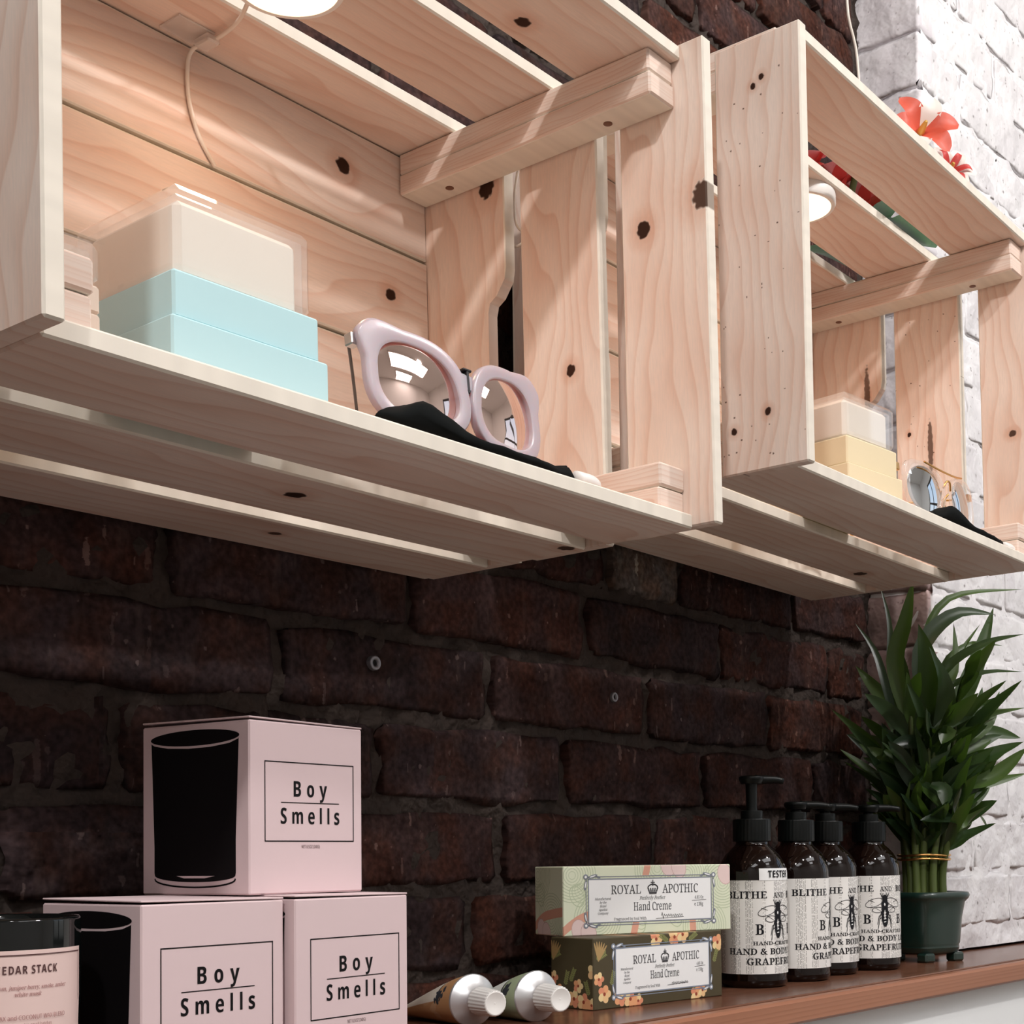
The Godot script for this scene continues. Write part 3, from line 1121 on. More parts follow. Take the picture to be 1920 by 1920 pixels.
func build_bottle(at: Vector3, deg: float, label: String, raised: bool, tester: bool) -> void:
	var r := 0.0285
	var t := thing("pump_bottle", label, "bottle", Transform3D(Basis.IDENTITY, at), "" if tester else "lotion bottles without sticker")
	var mb := MB.new()
	lathe(mb, [[Vector2(0, 0.0012), Vector2(0.020, 0.0), Vector2(0.0255, 0.0006), Vector2(0.0278, 0.0028), Vector2(r, 0.0060)], [Vector2(r, 0.0060), Vector2(r, 0.050), Vector2(r, 0.0940), Vector2(0.0280, 0.0990), Vector2(0.0262, 0.1045), Vector2(0.0230, 0.1100), Vector2(0.0185, 0.1148), Vector2(0.0150, 0.1178), Vector2(0.0140, 0.1200), Vector2(0.0140, 0.1225)]], 64)
	part("glass", mb, M.amber, t)
	var col := MB.new()
	var rows := []
	for p in [[0.0150, 0.1212], [0.0160, 0.1218], [0.0160, 0.1392], [0.0150, 0.1403]]:
		var row := []
		for j in 96:
			var a := TAU * j / 96.0
			var rr: float = p[0] * (1.0 + (0.010 if j % 3 == 0 else -0.006))
			row.append(Vector3(sin(a) * rr, p[1], cos(a) * rr))
		rows.append(row)
	col.grid(rows, true, false)
	lathe(col, [[Vector2(0.0150, 0.1403), Vector2(0.0094, 0.1403)], [Vector2(0.0094, 0.1403), Vector2(0.0094, 0.1468), Vector2(0.0088, 0.1474), Vector2(0, 0.1474)]], 40)
	part("collar", col, M.black_plastic, t)
	var hy := 0.1705 if raised else 0.1500
	var st := MB.new()
	lathe(st, [[Vector2(0.0052, 0.1470), Vector2(0.0046, 0.1500), Vector2(0.0050 if raised else 0.0048, hy)]], 28)
	part("pump_stem", st, M.black_plastic, t)
	var hd := MB.new()
	lathe(hd, [[Vector2(0.0, hy - 0.001), Vector2(0.0085, hy - 0.0005)], [Vector2(0.0085, hy - 0.0005), Vector2(0.0105, hy + 0.0030), Vector2(0.0104, hy + 0.0052), Vector2(0.009, hy + 0.0062), Vector2(0, hy + 0.0066)]], 36)
	var nz := [Vector3(0.004, hy + 0.0030, 0), Vector3(0.014, hy + 0.0032, 0), Vector3(0.022, hy + 0.0030, 0), Vector3(0.0285 if raised else 0.0305, hy + 0.0018, 0)]
	tube(hd, curve(nz, 12), func(f: float) -> float: return lerpf(0.0042, 0.0026, f), 14)
	var nd := Vector3(CR.x, 0, CR.z).normalized()
	part("pump_head", hd, M.black_plastic, t, Transform3D(Basis(Vector3.UP, -atan2(nd.z, nd.x) + (0.25 if raised else 0.05)), Vector3.ZERO))
	var fx := Transform3D(Basis(Vector3.UP, deg_to_rad(deg)), Vector3.ZERO)
	var la := MB.new()
	var y0 := 0.0118
	var y1 := 0.0890
	var lr := r + 0.00025
	lathe(la, [[Vector2(lr, y0), Vector2(lr, y1)]], 64, 0.0, fx, -2.75, 2.75)
	for k in la.t.size():
		la.t[k] = Vector2(la.t[k].x * 2.0, (la.v[k].y - y0) / (y1 - y0))
	var lab := part("label", la, M.newsprint, t, Transform3D.IDENTITY, "off-white label printed with newsprint text")
	var hgt := y1 - y0
	var tx := MB.new()
	text(tx, "BLITHE", 0.0058, Vector2(-0.0288, y1 - 0.157 * hgt), true, true, 1.16)
	text(tx, "AND", 0.0044, Vector2(0.0015, y1 - 0.162 * hgt), true, false, 0.98)
	text(tx, "BONNY", 0.0058, Vector2(0.0300, y1 - 0.157 * hgt), true, true, 1.10)
	text(tx, "B", 0.0088, Vector2(-0.0175, y1 - 0.525 * hgt), true, true, 0.95)
	text(tx, "B", 0.0088, Vector2(0.0180, y1 - 0.525 * hgt), true, true, 0.95)
	text(tx, "HAND-CRAFTED", 0.0030, Vector2(0.0, y1 - 0.672 * hgt), true, true, 1.35)
	text(tx, "HAND & BODY LOTION", 0.0050, Vector2(0.0025, y1 - 0.760 * hgt), true, true, 1.15)
	text(tx, "GRAPEFRUIT", 0.0056, Vector2(0.0, y1 - 0.868 * hgt), true, true, 1.10)
	bend(tx, lr + 0.0002)
	part("lettering", tx, M.ink_black, lab, fx, "serif letters around the printed bee")
	var bee := MB.new()
	var by := y1 - 0.425 * hgt
	var prev := []
	for k in 14:
		var f := k / 13.0
		var y := by + 0.0150 - f * 0.0300
		var wd := 0.0019
		if f < 0.20:
			wd = 0.0030 * sqrt(maxf(1.0 - pow((f - 0.10) / 0.11, 2.0), 0.1))
		elif f < 0.42:
			wd = 0.0038 * sqrt(maxf(1.0 - pow((f - 0.31) / 0.135, 2.0), 0.12))
		else:
			wd = 0.0037 * sqrt(maxf(1.0 - pow((f - 0.62) / 0.40, 2.0), 0.02))
		if prev.size():
			bee.poly([Vector3(-prev[1], prev[0], 0), Vector3(prev[1], prev[0], 0), Vector3(wd, y, 0), Vector3(-wd, y, 0)], Vector3.BACK)
		prev = [y, wd]
	for s: float in [-1.0, 1.0]:
		for q in [[0.0145, 0.0075, 0.0120, 0.0036, -0.32], [0.0098, 0.0008, 0.0072, 0.0026, -0.05]]:
			var ring := []
			for k in 25:
				var a := TAU * k / 24.0
				ring.append(Vector2(s * q[0] * 0.72, by + q[1]) + Vector2(cos(a) * q[2] * 0.72, sin(a) * q[3]).rotated(q[4] * s))
			stroke(bee, ring, 0.00050)
			stroke(bee, [Vector2(s * 0.003, by + q[1] - 0.002), Vector2(s * q[0] * 0.8, by + q[1] + 0.001), Vector2(s * q[0] * 1.1, by + q[1] + 0.0025)], 0.00040)
		for q in [[0.004, -0.002, -0.008], [0.006, -0.005, -0.0125], [0.0055, -0.008, -0.0165], [0.003, 0.013, 0.0165]]:
			stroke(bee, [Vector2(s * 0.002, by + q[1] + 0.003), Vector2(s * q[0], by + q[1]), Vector2(s * (q[0] + 0.0015), by + q[2])], 0.00065)
	bend(bee, lr + 0.0002)
	part("printed_bee", bee, M.ink_black, lab, fx)
	var bl := MB.new()
	for k in 4:
		plate(bl, ell(-0.0002, by - 0.0020 - k * 0.0028, 0.0014, 0.00045, 0.15, 10))
	plate(bl, ell(-0.0004, by + 0.0060, 0.0007, 0.0012, 0.0, 10))
	bend(bl, lr + 0.0004)
	part("bee_stripe_print", bl, M.label_white, lab, fx)
	if tester:
		var fx2 := Transform3D(Basis(Vector3.UP, deg_to_rad(deg + 1.0)), Vector3.ZERO)
		var stk := MB.new()
		lathe(stk, [[Vector2(lr + 0.0003, 0.0888), Vector2(r + 0.0005, 0.0945), Vector2(0.0285, 0.0988)]], 24, 0.0, fx2, -0.62, 0.75)
		var stp := part("sticker", stk, M.label_white, t, Transform3D.IDENTITY, "small white TESTER sticker")
		var stx := MB.new()
		text(stx, "TESTER", 0.0056, Vector2(0.0015, 0.0940), false, true, 0.92)
		bend(stx, lr + 0.0008)
		part("lettering", stx, M.ink_black, stp, fx2)


# ---------------------------------------------------------------- plant
func leaf_mesh(pts: Array, w: float, hint: Vector3, blunt := 0.8) -> MB:
	var c := curve(pts, 13)
	var rows := []
	for k in 13:
		var f := k / 12.0
		var d: Vector3 = (c[mini(k + 1, 12)] - c[maxi(k - 1, 0)]).normalized()
		var s := d.cross(hint).normalized()
		var nn := s.cross(d).normalized()
		var ww := w * 0.5 * pow(maxf(sin(PI * (0.10 + 0.90 * f)), 0.0), blunt)
		if k == 12:
			ww = 0.0
		var row := []
		for j in 5:
			var q := (j - 2) / 2.0
			row.append(c[k] + s * ww * q - nn * ww * 0.30 * (1.0 - absf(q)))
		rows.append(row)
	var mb := MB.new()
	mb.grid(rows)
	return mb


func build_plant() -> void:
	var pc := Vector3(1.066, LEDGE_Y, 0.0795)
	var t := thing("potted_bamboo", "bushy lucky bamboo plant in a glazed dark green pot beside the white wall", "plant", Transform3D(Basis.IDENTITY, pc))
	var turn := Transform3D(Basis(Vector3.UP, deg_to_rad(-18.0)), Vector3.ZERO)
	var mb := MB.new()
	lathe(mb, [[Vector2(0.0, 0.008), Vector2(0.024, 0.008), Vector2(0.0268, 0.010), Vector2(0.0278, 0.0145)], [Vector2(0.0278, 0.0145), Vector2(0.0275, 0.0170), Vector2(0.0285, 0.0190), Vector2(0.0305, 0.045), Vector2(0.0330, 0.060), Vector2(0.0362, 0.0640), Vector2(0.0372, 0.0670), Vector2(0.0362, 0.0700), Vector2(0.0335, 0.0706), Vector2(0.0312, 0.0680), Vector2(0.0300, 0.060)]], 72, 4.5)
	var pot := part("pot", mb, M.glaze, t, turn, "glossy dark green glazed pot")
	for q in [[-1, -1], [1, -1], [1, 1], [-1, 1]]:
		var ft := MB.new()
		rbox(ft, Vector3(0.014, 0.0095, 0.014), 0.002, Vector3(q[0] * 0.0205, 0.00475, q[1] * 0.0205))
		part("pot_foot", ft, M.glaze, pot)
	var soil := MB.new()
	lathe(soil, [[Vector2(0.0312, 0.0640), Vector2(0.018, 0.0655), Vector2(0, 0.066)]], 36, 4.5)
	part("gravel", soil, M.gravel, pot)
	var tops := []
	for k in 20:
		var a := k * 2.399
		var rr := 0.0215 * sqrt((k + 0.5) / 20.0)
		var base := Vector3(cos(a) * rr, 0.060, sin(a) * rr)
		var fl := rng.randf_range(1.6, 2.6)
		var hgt := rng.randf_range(0.13, 0.27)
		var top := Vector3(base.x * fl, hgt, base.z * fl) + Vector3(rng.randf_range(-0.01, 0.012), 0, rng.randf_range(-0.006, 0.012))
		var path := curve([base, Vector3(base.x * 1.05, 0.10, base.z * 1.05), top], 14)
		var st := MB.new()
		tube(st, path, func(f: float) -> float: return 0.0042 * (1.0 - 0.45 * f) * (1.06 if int(f * 13.0) % 4 == 0 else 1.0), 9)
		tops.append([path, part("stem", st, M.stem, t)])
	var tie := MB.new()
	for q in [0.1035, 0.1075]:
		var ring := []
		for k in 41:
			var a := TAU * k / 40.0
			ring.append(Vector3(cos(a) * 0.0262, q + sin(a * 3.0) * 0.0006, sin(a) * 0.0262))
		tube(tie, ring, func(_f: float) -> float: return 0.0012, 6)
	part("gold_tie", tie, M.gold, t, Transform3D.IDENTITY, "gold wire tie around the stems")
	# the leaves that stand out in front of the white wall: photograph pixels at the plant's distance
	var hero := [
		[[1678, 1240], [1697, 1165], [1712, 1088], 30, -0.01], [[1662, 1290], [1640, 1220], [1603, 1168], 15, 0.0], [[1670, 1260], [1668, 1170], [1650, 1098], 11, 0.01],
		[[1730, 1205], [1782, 1120], [1918, 1105], 13, 0.02], [[1728, 1215], [1790, 1150], [1866, 1152], 28, 0.0], [[1793, 1335], [1832, 1240], [1863, 1138], 34, 0.01],
		[[1765, 1265], [1840, 1208], [1920, 1189], 17, -0.02], [[1770, 1250], [1820, 1208], [1880, 1211], 14, 0.02], [[1755, 1310], [1838, 1262], [1918, 1260], 13, -0.01],
		[[1780, 1405], [1828, 1345], [1842, 1288], 26, 0.02], [[1795, 1405], [1852, 1355], [1874, 1296], 22, 0.0], [[1790, 1375], [1850, 1341], [1922, 1327], 16, -0.02],
		[[1798, 1385], [1858, 1372], [1914, 1384], 24, 0.02], [[1795, 1430], [1845, 1390], [1882, 1378], 20, 0.0], [[1785, 1450], [1832, 1428], [1856, 1404], 42, -0.02],
		[[1800, 1475], [1862, 1455], [1925, 1402], 27, -0.03], [[1805, 1490], [1850, 1470], [1925, 1450], 15, 0.0], [[1820, 1490], [1850, 1462], [1905, 1461], 9, 0.01],
		[[1818, 1505], [1840, 1528], [1851, 1553], 24, 0.0], [[1812, 1505], [1838, 1502], [1860, 1515], 18, 0.01], [[1805, 1545], [1775, 1532], [1725, 1538], 24, -0.04],
		[[1690, 1345], [1645, 1295], [1604, 1248], 32, 0.0], [[1735, 1340], [1742, 1255], [1722, 1170], 46, -0.02], [[1770, 1350], [1772, 1280], [1742, 1212], 34, -0.03],
		[[1740, 1400], [1705, 1390], [1668, 1400], 26, -0.04], [[1715, 1480], [1690, 1420], [1665, 1390], 30, -0.045], [[1745, 1395], [1775, 1370], [1765, 1395], 34, -0.04],
		[[1755, 1330], [1790, 1250], [1788, 1168], 20, 0.0], [[1700, 1310], [1690, 1240], [1665, 1180], 20, 0.01], [[1790, 1560], [1812, 1545], [1822, 1530], 16, 0.01],
		[[1745, 1470], [1770, 1480], [1772, 1515], 26, -0.045], [[1760, 1290], [1795, 1230], [1838, 1170], 12, 0.015], [[1690, 1400], [1650, 1390], [1610, 1400], 22, 0.01],
	]
	for q in hero:
		var s: float = 1.475 + q[4]
		var p := []
		if q[0][1] < 1360:
			p.append(pix(1722.0 + (q[0][0] - 1722.0) * 0.55, q[0][1] + 105.0, s) - pc)
		for k in 3:
			p.append(pix(q[k][0], q[k][1], s + (0.012 * k if q[4] >= 0.0 else -0.008 * k)) - pc)
		var hint := (-CF + Vector3(rng.randf_range(-0.7, 0.7), rng.randf_range(0.1, 0.9), rng.randf_range(-0.4, 0.4))).normalized()
		var own: Node3D = tops[0][1]
		var near := 9.0
		for tp in tops:
			var dd: float = (tp[0][13] - p[0]).length()
			if dd < near:
				near = dd
				own = tp[1]
		part("leaf", leaf_mesh(p, q[3] * s / F * 1.12, hint), M.leaves[rng.randi() % 3], own)
	for k in 190:
		var path: Array = tops[k % tops.size()][0]
		var b: Vector3 = path[rng.randi_range(6, 13)]
		var a := rng.randf() * TAU
		var out := Vector3(cos(a), 0, sin(a))
		if b.length() > 0.01:
			out = (out + Vector3(b.x, 0, b.z).normalized() * 0.8).normalized()
		var ln := rng.randf_range(0.05, 0.105)
		var up := rng.randf_range(0.45, 1.1)
		var p1 := b + (out * 0.45 + Vector3.UP * up * 0.6) * ln * 0.6
		var p2 := b + (out * 0.72 + Vector3.UP * up * 0.70) * ln
		if p2.x + pc.x > PIER_X - 0.004 and p2.z + pc.z < PIER_Z + 0.01:
			continue
		if p2.z + pc.z < WALL_Z + 0.012 or p2.y + LEDGE_Y > 0.035:
			continue
		part("leaf", leaf_mesh([b, p1, p2], rng.randf_range(0.010, 0.019), (out * 0.35 + Vector3.UP * 0.55 - CF * rng.randf_range(0.2, 1.0) + Vector3(rng.randf_range(-0.5, 0.5), 0, rng.randf_range(-0.5, 0.5))).normalized()), M.leaves[rng.randi() % 3], tops[k % tops.size()][1])


# ---------------------------------------------------------------- flowers on the far crate
func build_flowers() -> void:
	var t := thing("artificial_flowers", "red orange and white artificial flowers with green leaves lying on a crate", "flowers", RX)
	var y0 := H + 0.0005
	for q in [[Vector3(0.355, y0 + 0.012, 0.150), Vector3(0.360, 0.365, 0.158), Vector3(0.368, 0.390, 0.166)], [Vector3(0.395, y0 + 0.012, 0.140), Vector3(0.418, 0.355, 0.155), Vector3(0.4295, 0.377, 0.165)], [Vector3(0.340, y0 + 0.006, 0.110), Vector3(0.305, y0 + 0.012, 0.130), Vector3(0.285, y0 + 0.02, 0.145)]]:
		var st := MB.new()
		tube(st, curve(q, 10), func(_f: float) -> float: return 0.003, 8)
		part("flower_stem", st, M.stem, t)
	var blooms := [[Vector3(0.368, 0.392, 0.168), Vector3(-0.62, 0.25, 0.70), 0, 0.034], [Vector3(0.4300, 0.378, 0.166), Vector3(-0.55, 0.35, 0.70), 1, 0.027], [Vector3(0.285, y0 + 0.016, 0.128), Vector3(-0.3, 0.9, 0.3), 2, 0.042], [Vector3(0.345, y0 + 0.018, 0.120), Vector3(0.1, 0.95, 0.2), 2, 0.040], [Vector3(0.255, y0 + 0.018, 0.115), Vector3(-0.4, 0.9, 0.0), 2, 0.036]]
	for b in blooms:
		var ax: Vector3 = b[1].normalized()
		var sx := ax.cross(Vector3(0.3, 0.1, -0.9)).normalized()
		var sy := ax.cross(sx)
		for k in 6:
			var a := TAU * k / 6.0 + 0.3
			var o := sx * cos(a) + sy * sin(a)
			var ln: float = b[3]
			var c: Vector3 = b[0]
			var pts := [c, c + (o * 0.5 + ax * 0.42) * ln, c + (o * 1.0 + ax * 0.30) * ln]
			for j in 3:
				pts[j].y = maxf(pts[j].y, y0 + 0.004)
			var pm: Material = M.petal_red if b[2] == 2 else (M.petal_orange if (b[2] == 0 and k % 3 != 0) else M.petal_white)
			part("petal", leaf_mesh(pts, ln * 0.62, ax, 0.45), pm, t)
			if b[2] == 1:
				part("petal_mark", leaf_mesh([pts[0] + ax * 0.002, pts[1] + ax * 0.0022, c + (o * 0.8 + ax * 0.37) * ln], ln * 0.26, ax, 0.7), M.petal_red, t, Transform3D.IDENTITY, "red stripe of the petal")
		var cen := MB.new()
		tube(cen, [b[0], b[0] + ax * 0.008, b[0] + ax * 0.014], func(f: float) -> float: return 0.004 * (1.0 - 0.6 * f), 8)
		part("flower_centre", cen, M.gold_petal, t)
	for q in [[Vector3(0.37, y0 + 0.012, 0.142), Vector3(0.405, y0 + 0.022, 0.140), Vector3(0.450, y0 + 0.012, 0.144), 0.040], [Vector3(0.345, y0 + 0.004, 0.150), Vector3(0.390, y0 + 0.008, 0.145), Vector3(0.425, y0 + 0.004, 0.150), 0.026], [Vector3(0.44, y0 + 0.006, 0.075), Vector3(0.405, y0 + 0.020, 0.055), Vector3(0.36, y0 + 0.008, 0.040), 0.034], [Vector3(0.36, y0 + 0.005, 0.12), Vector3(0.34, y0 + 0.010, 0.145), Vector3(0.32, y0 + 0.005, 0.165), 0.022]]:
		part("leaf", leaf_mesh([q[0], q[1], q[2]], q[3], Vector3(0.05, 1, 0.1).normalized(), 0.5), M.bright_leaf, t)


func cable(called: String, label: String, pts: Array, r: float, xf := Transform3D.IDENTITY) -> void:
	var t := thing(called, label, "cable", xf)
	var mb := MB.new()
	tube(mb, curve(pts, pts.size() * 7), func(_f: float) -> float: return r, 8)
	part("cable_run", mb, M.cable, t)


func build_lamp(at: Vector3, aim: Vector3, energy: float, k: int) -> void:
	var t := thing("ceiling_spotlight", ["white ceiling spotlight aimed at the pink boxes", "white ceiling spotlight aimed between the two crates", "white ceiling spotlight aimed at the potted plant"][k], "light", Transform3D(Basis.looking_at(aim - at, Vector3(0.1, 0.2, 1).normalized()), at), "ceiling spotlights")
	var back := Transform3D(Basis(Vector3.RIGHT, PI / 2.0), Vector3.ZERO)
	var mb := MB.new()
	lathe(mb, [[Vector2(0, 0.10), Vector2(0.040, 0.10)], [Vector2(0.040, 0.10), Vector2(0.045, 0.09), Vector2(0.045, -0.004)]], 32, 0.0, back)
	part("housing", mb, M.white_plastic, t)
	var le := MB.new()
	lathe(le, [[Vector2(0.045, 0.0), Vector2(0.0, 0.0)]], 32, 0.0, back)
	part("lens", le, M.lamp, t)
	var rod := MB.new()
	tube(rod, [Vector3(0, 0, 0.06), t.basis.inverse() * Vector3(0, 0.06, 0) + Vector3(0, 0, 0.06), t.basis.inverse() * Vector3(0, 1.45 - at.y - 0.03, 0) + Vector3(0, 0, 0.06)], func(_f: float) -> float: return 0.006, 8)
	part("mount_rod", rod, M.white_plastic, t)
	var l := SpotLight3D.new()
	l.name = "spot_glow"
	l.light_energy = energy
	l.light_color = Color(1.0, 0.985, 0.975)
	l.light_size = 0.045
	l.spot_angle = 62.0
	l.spot_angle_attenuation = 0.6
	l.spot_range = 8.0
	l.spot_attenuation = 2.0
	l.shadow_enabled = true
	t.add_child(l)
	l.position = Vector3(0, 0, -0.03)


func build_fill_panel(at: Vector3, size: Vector2, energy: float, k: int) -> void:  # unseen panel added under the ceiling as fill light
	var t := thing("added_fill_panel", ["added long white fill light panel near the wall without a window", "added long white fill light panel near the window", "added small square fill light panel that brightens the room walls"][k], "light", Transform3D(Basis.IDENTITY, at), "added fill light panels")
	var mb := MB.new()
	rbox(mb, Vector3(size.x + 0.04, 0.03, size.y + 0.04), 0.003, Vector3(0, 0.016, 0))
	part("frame", mb, M.white_plastic, t)
	var df := MB.new()
	rbox(df, Vector3(size.x, 0.004, size.y), 0.0005, Vector3(0, -0.0012, 0))
	part("diffuser", df, M.panel, t)
	var l := AreaLight3D.new()
	l.name = "fill_glow"
	l.area_size = size
	l.light_energy = energy
	l.light_color = Color(0.99, 0.99, 1.0)
	l.shadow_enabled = true
	l.area_range = 8.0
	t.add_child(l)
	l.position = Vector3(0, -0.006, 0)
	l.rotation = Vector3(-PI / 2.0, 0, 0)


# ---------------------------------------------------------------- printed textures
func dot(im: Image, cx: float, cy: float, rx: float, ry: float, col: Color, rot := 0.0, ring := 0.0) -> void:
	var m := maxf(rx, ry) + 1.0
	for y in range(maxi(0, int(cy - m)), mini(im.get_height(), int(cy + m) + 1)):
		for x in range(maxi(0, int(cx - m)), mini(im.get_width(), int(cx + m) + 1)):
			var p := Vector2(x - cx, y - cy).rotated(-rot)
			var q := Vector2(p.x / rx, p.y / ry).length()
			if q <= 1.0 and (ring <= 0.0 or q >= 1.0 - ring):
				im.set_pixel(x, y, col)


func green_print() -> ImageTexture:
	var im := Image.create(768, 264, false, Image.FORMAT_RGB8)
	im.fill(Color8(222, 228, 203))
	var r := RandomNumberGenerator.new()
	r.seed = 5
	var line := Color8(188, 200, 168)
	for c in [[150, 60], [420, 250], [640, 20], [560, 230], [730, 190], [40, 230]]:
		for k in 9:
			dot(im, c[0], c[1], 16 + k * 11, 16 + k * 11, line, 0.0, 0.14 / (1.0 + k * 0.45))
	for c in [[60, 150], [330, 40], [500, 60]]:
		for k in 4:
			dot(im, c[0] + k * 7, c[1] + k * 9, 30 - k * 4, 44 - k * 6, line, 0.5, 0.1)
	var salmon := Color8(220, 164, 142)
	for y in 264:
		for x in 768:
			var b := absf(y - (70.0 + 26.0 * cos((x - 330) * 0.0062) - pow(maxf(0.0, 120.0 - x) * 0.09, 2.0) * 0.35)) < 18.0 and x < 280
			var b2 := absf(x - 310.0 - y * 0.25) < 15.0 and (y > 225 or y < 45)
			var b3 := absf(x - 585.0 + y * 0.05) < 15.0 and y < 60
			if b or b2 or b3:
				im.set_pixel(x, y, salmon)
	for c in [[70, 20], [110, 8], [470, 262], [520, 255], [740, 225]]:
		dot(im, c[0], c[1], 34, 44, Color8(232, 208, 204), 0.3)
		dot(im, c[0], c[1], 34, 44, Color8(200, 165, 160), 0.3, 0.06)
	return ImageTexture.create_from_image(im)


func olive_print() -> ImageTexture:
	var im := Image.create(768, 282, false, Image.FORMAT_RGB8)
	im.fill(Color8(78, 70, 50))
	var pe := [Color8(238, 198, 146), Color8(232, 168, 122), Color8(226, 150, 116), Color8(240, 214, 160)]
	var lf := Color8(132, 136, 84)
	for c in [[60, 60, 3], [30, 120, 2], [250, 20, 2], [265, 150, 3], [295, 90, 3], [310, 190, 3], [360, 262, 3], [470, 266, 3], [520, 274, 3], [600, 20, 3], [640, 34, 2], [740, 230, 3], [150, 40, 3], [175, 92, 2], [205, 30, 3]]:
		var rr: float = 12.0 + 7.0 * c[2]
		for k in 5:
			dot(im, c[0] + cos(k * 1.257) * rr * 0.6, c[1] + sin(k * 1.257) * rr * 0.6, rr * 0.52, rr * 0.46, pe[(k + int(c[0])) % 4], k * 1.257)
		dot(im, c[0], c[1], rr * 0.22, rr * 0.22, Color8(150, 70, 50))
	for c in [[20, 200, 0.4], [100, 95, 1.3], [130, 110, 1.1], [330, 130, 1.5], [580, 50, 0.6], [670, 60, 2.0], [430, 250, 2.6], [560, 250, 0.5], [715, 150, 1.2], [235, 60, 1.9]]:
		for k in 7:
			var p := Vector2(c[0], c[1]) + Vector2(cos(c[2]), sin(c[2])) * k * 8.0
			for s: float in [-1.0, 1.0]:
				dot(im, p.x + cos(c[2] + s * 0.9) * 7.0, p.y + sin(c[2] + s * 0.9) * 7.0, 8.0, 3.0, lf, c[2] + s * 0.9)
	for k in 6:
		var a := 0.9 + k * 0.2
		dot(im, 30 + cos(a) * 34, 190 + sin(a) * 40, 40, 5, Color8(176, 146, 98), a)
	return ImageTexture.create_from_image(im)


func news_print() -> ImageTexture:
	var im := Image.create(1024, 512, false, Image.FORMAT_RGB8)
	im.fill(Color8(240, 238, 234))
	var r := RandomNumberGenerator.new()
	r.seed = 11
	var x := 0
	while x < 1024:
		var wd := r.randi_range(46, 120)
		var bg := Color8(240, 238, 234) * r.randf_range(0.95, 1.02)
		im.fill_rect(Rect2i(x, 0, wd, 512), bg)
		var blank := r.randf() < 0.28
		var cx := x + 5
		while cx < x + wd - 6 and not blank:
			var y := r.randi_range(0, 10)
			var ink := Color8(92, 88, 84).lerp(Color8(150, 146, 140), r.randf())
			while y < 508:
				for k in r.randi_range(2, 7):
					var gl := r.randi_range(3, 5)
					im.fill_rect(Rect2i(cx + (0 if r.randf() < 0.8 else -2), y, r.randi_range(6, 8), gl), ink)
					y += gl + 2
				y += r.randi_range(5, 8)
			cx += r.randi_range(15, 19)
		x += wd
	return ImageTexture.create_from_image(im)


func tube_print(base: Color, panel: Color) -> ImageTexture:
	var im := Image.create(256, 256, false, Image.FORMAT_RGB8)
	im.fill(base)
	var r := RandomNumberGenerator.new()
	r.seed = int(base.r * 1000.0)
	for k in 24:
		dot(im, r.randf() * 256, r.randf() * 256, r.randf_range(8, 20), r.randf_range(5, 12), base.lerp(panel, r.randf_range(0.1, 0.35)), r.randf() * 3.0)
	for x0 in [0, 196]:
		im.fill_rect(Rect2i(x0, 56, 60, 190), panel)
		im.fill_rect(Rect2i(x0, 52, 60, 5), Color8(60, 60, 64))
	for k in 14:
		dot(im, 52 + r.randf_range(-10, 12), 44 + r.randf_range(-14, 16), r.randf_range(4, 9), r.randf_range(2, 5), Color8(58, 62, 68), r.randf() * 3.0)
		dot(im, 204 + r.randf_range(-10, 12), 44 + r.randf_range(-14, 16), r.randf_range(4, 9), r.randf_range(2, 5), Color8(58, 62, 68), r.randf() * 3.0)
	return ImageTexture.create_from_image(im)


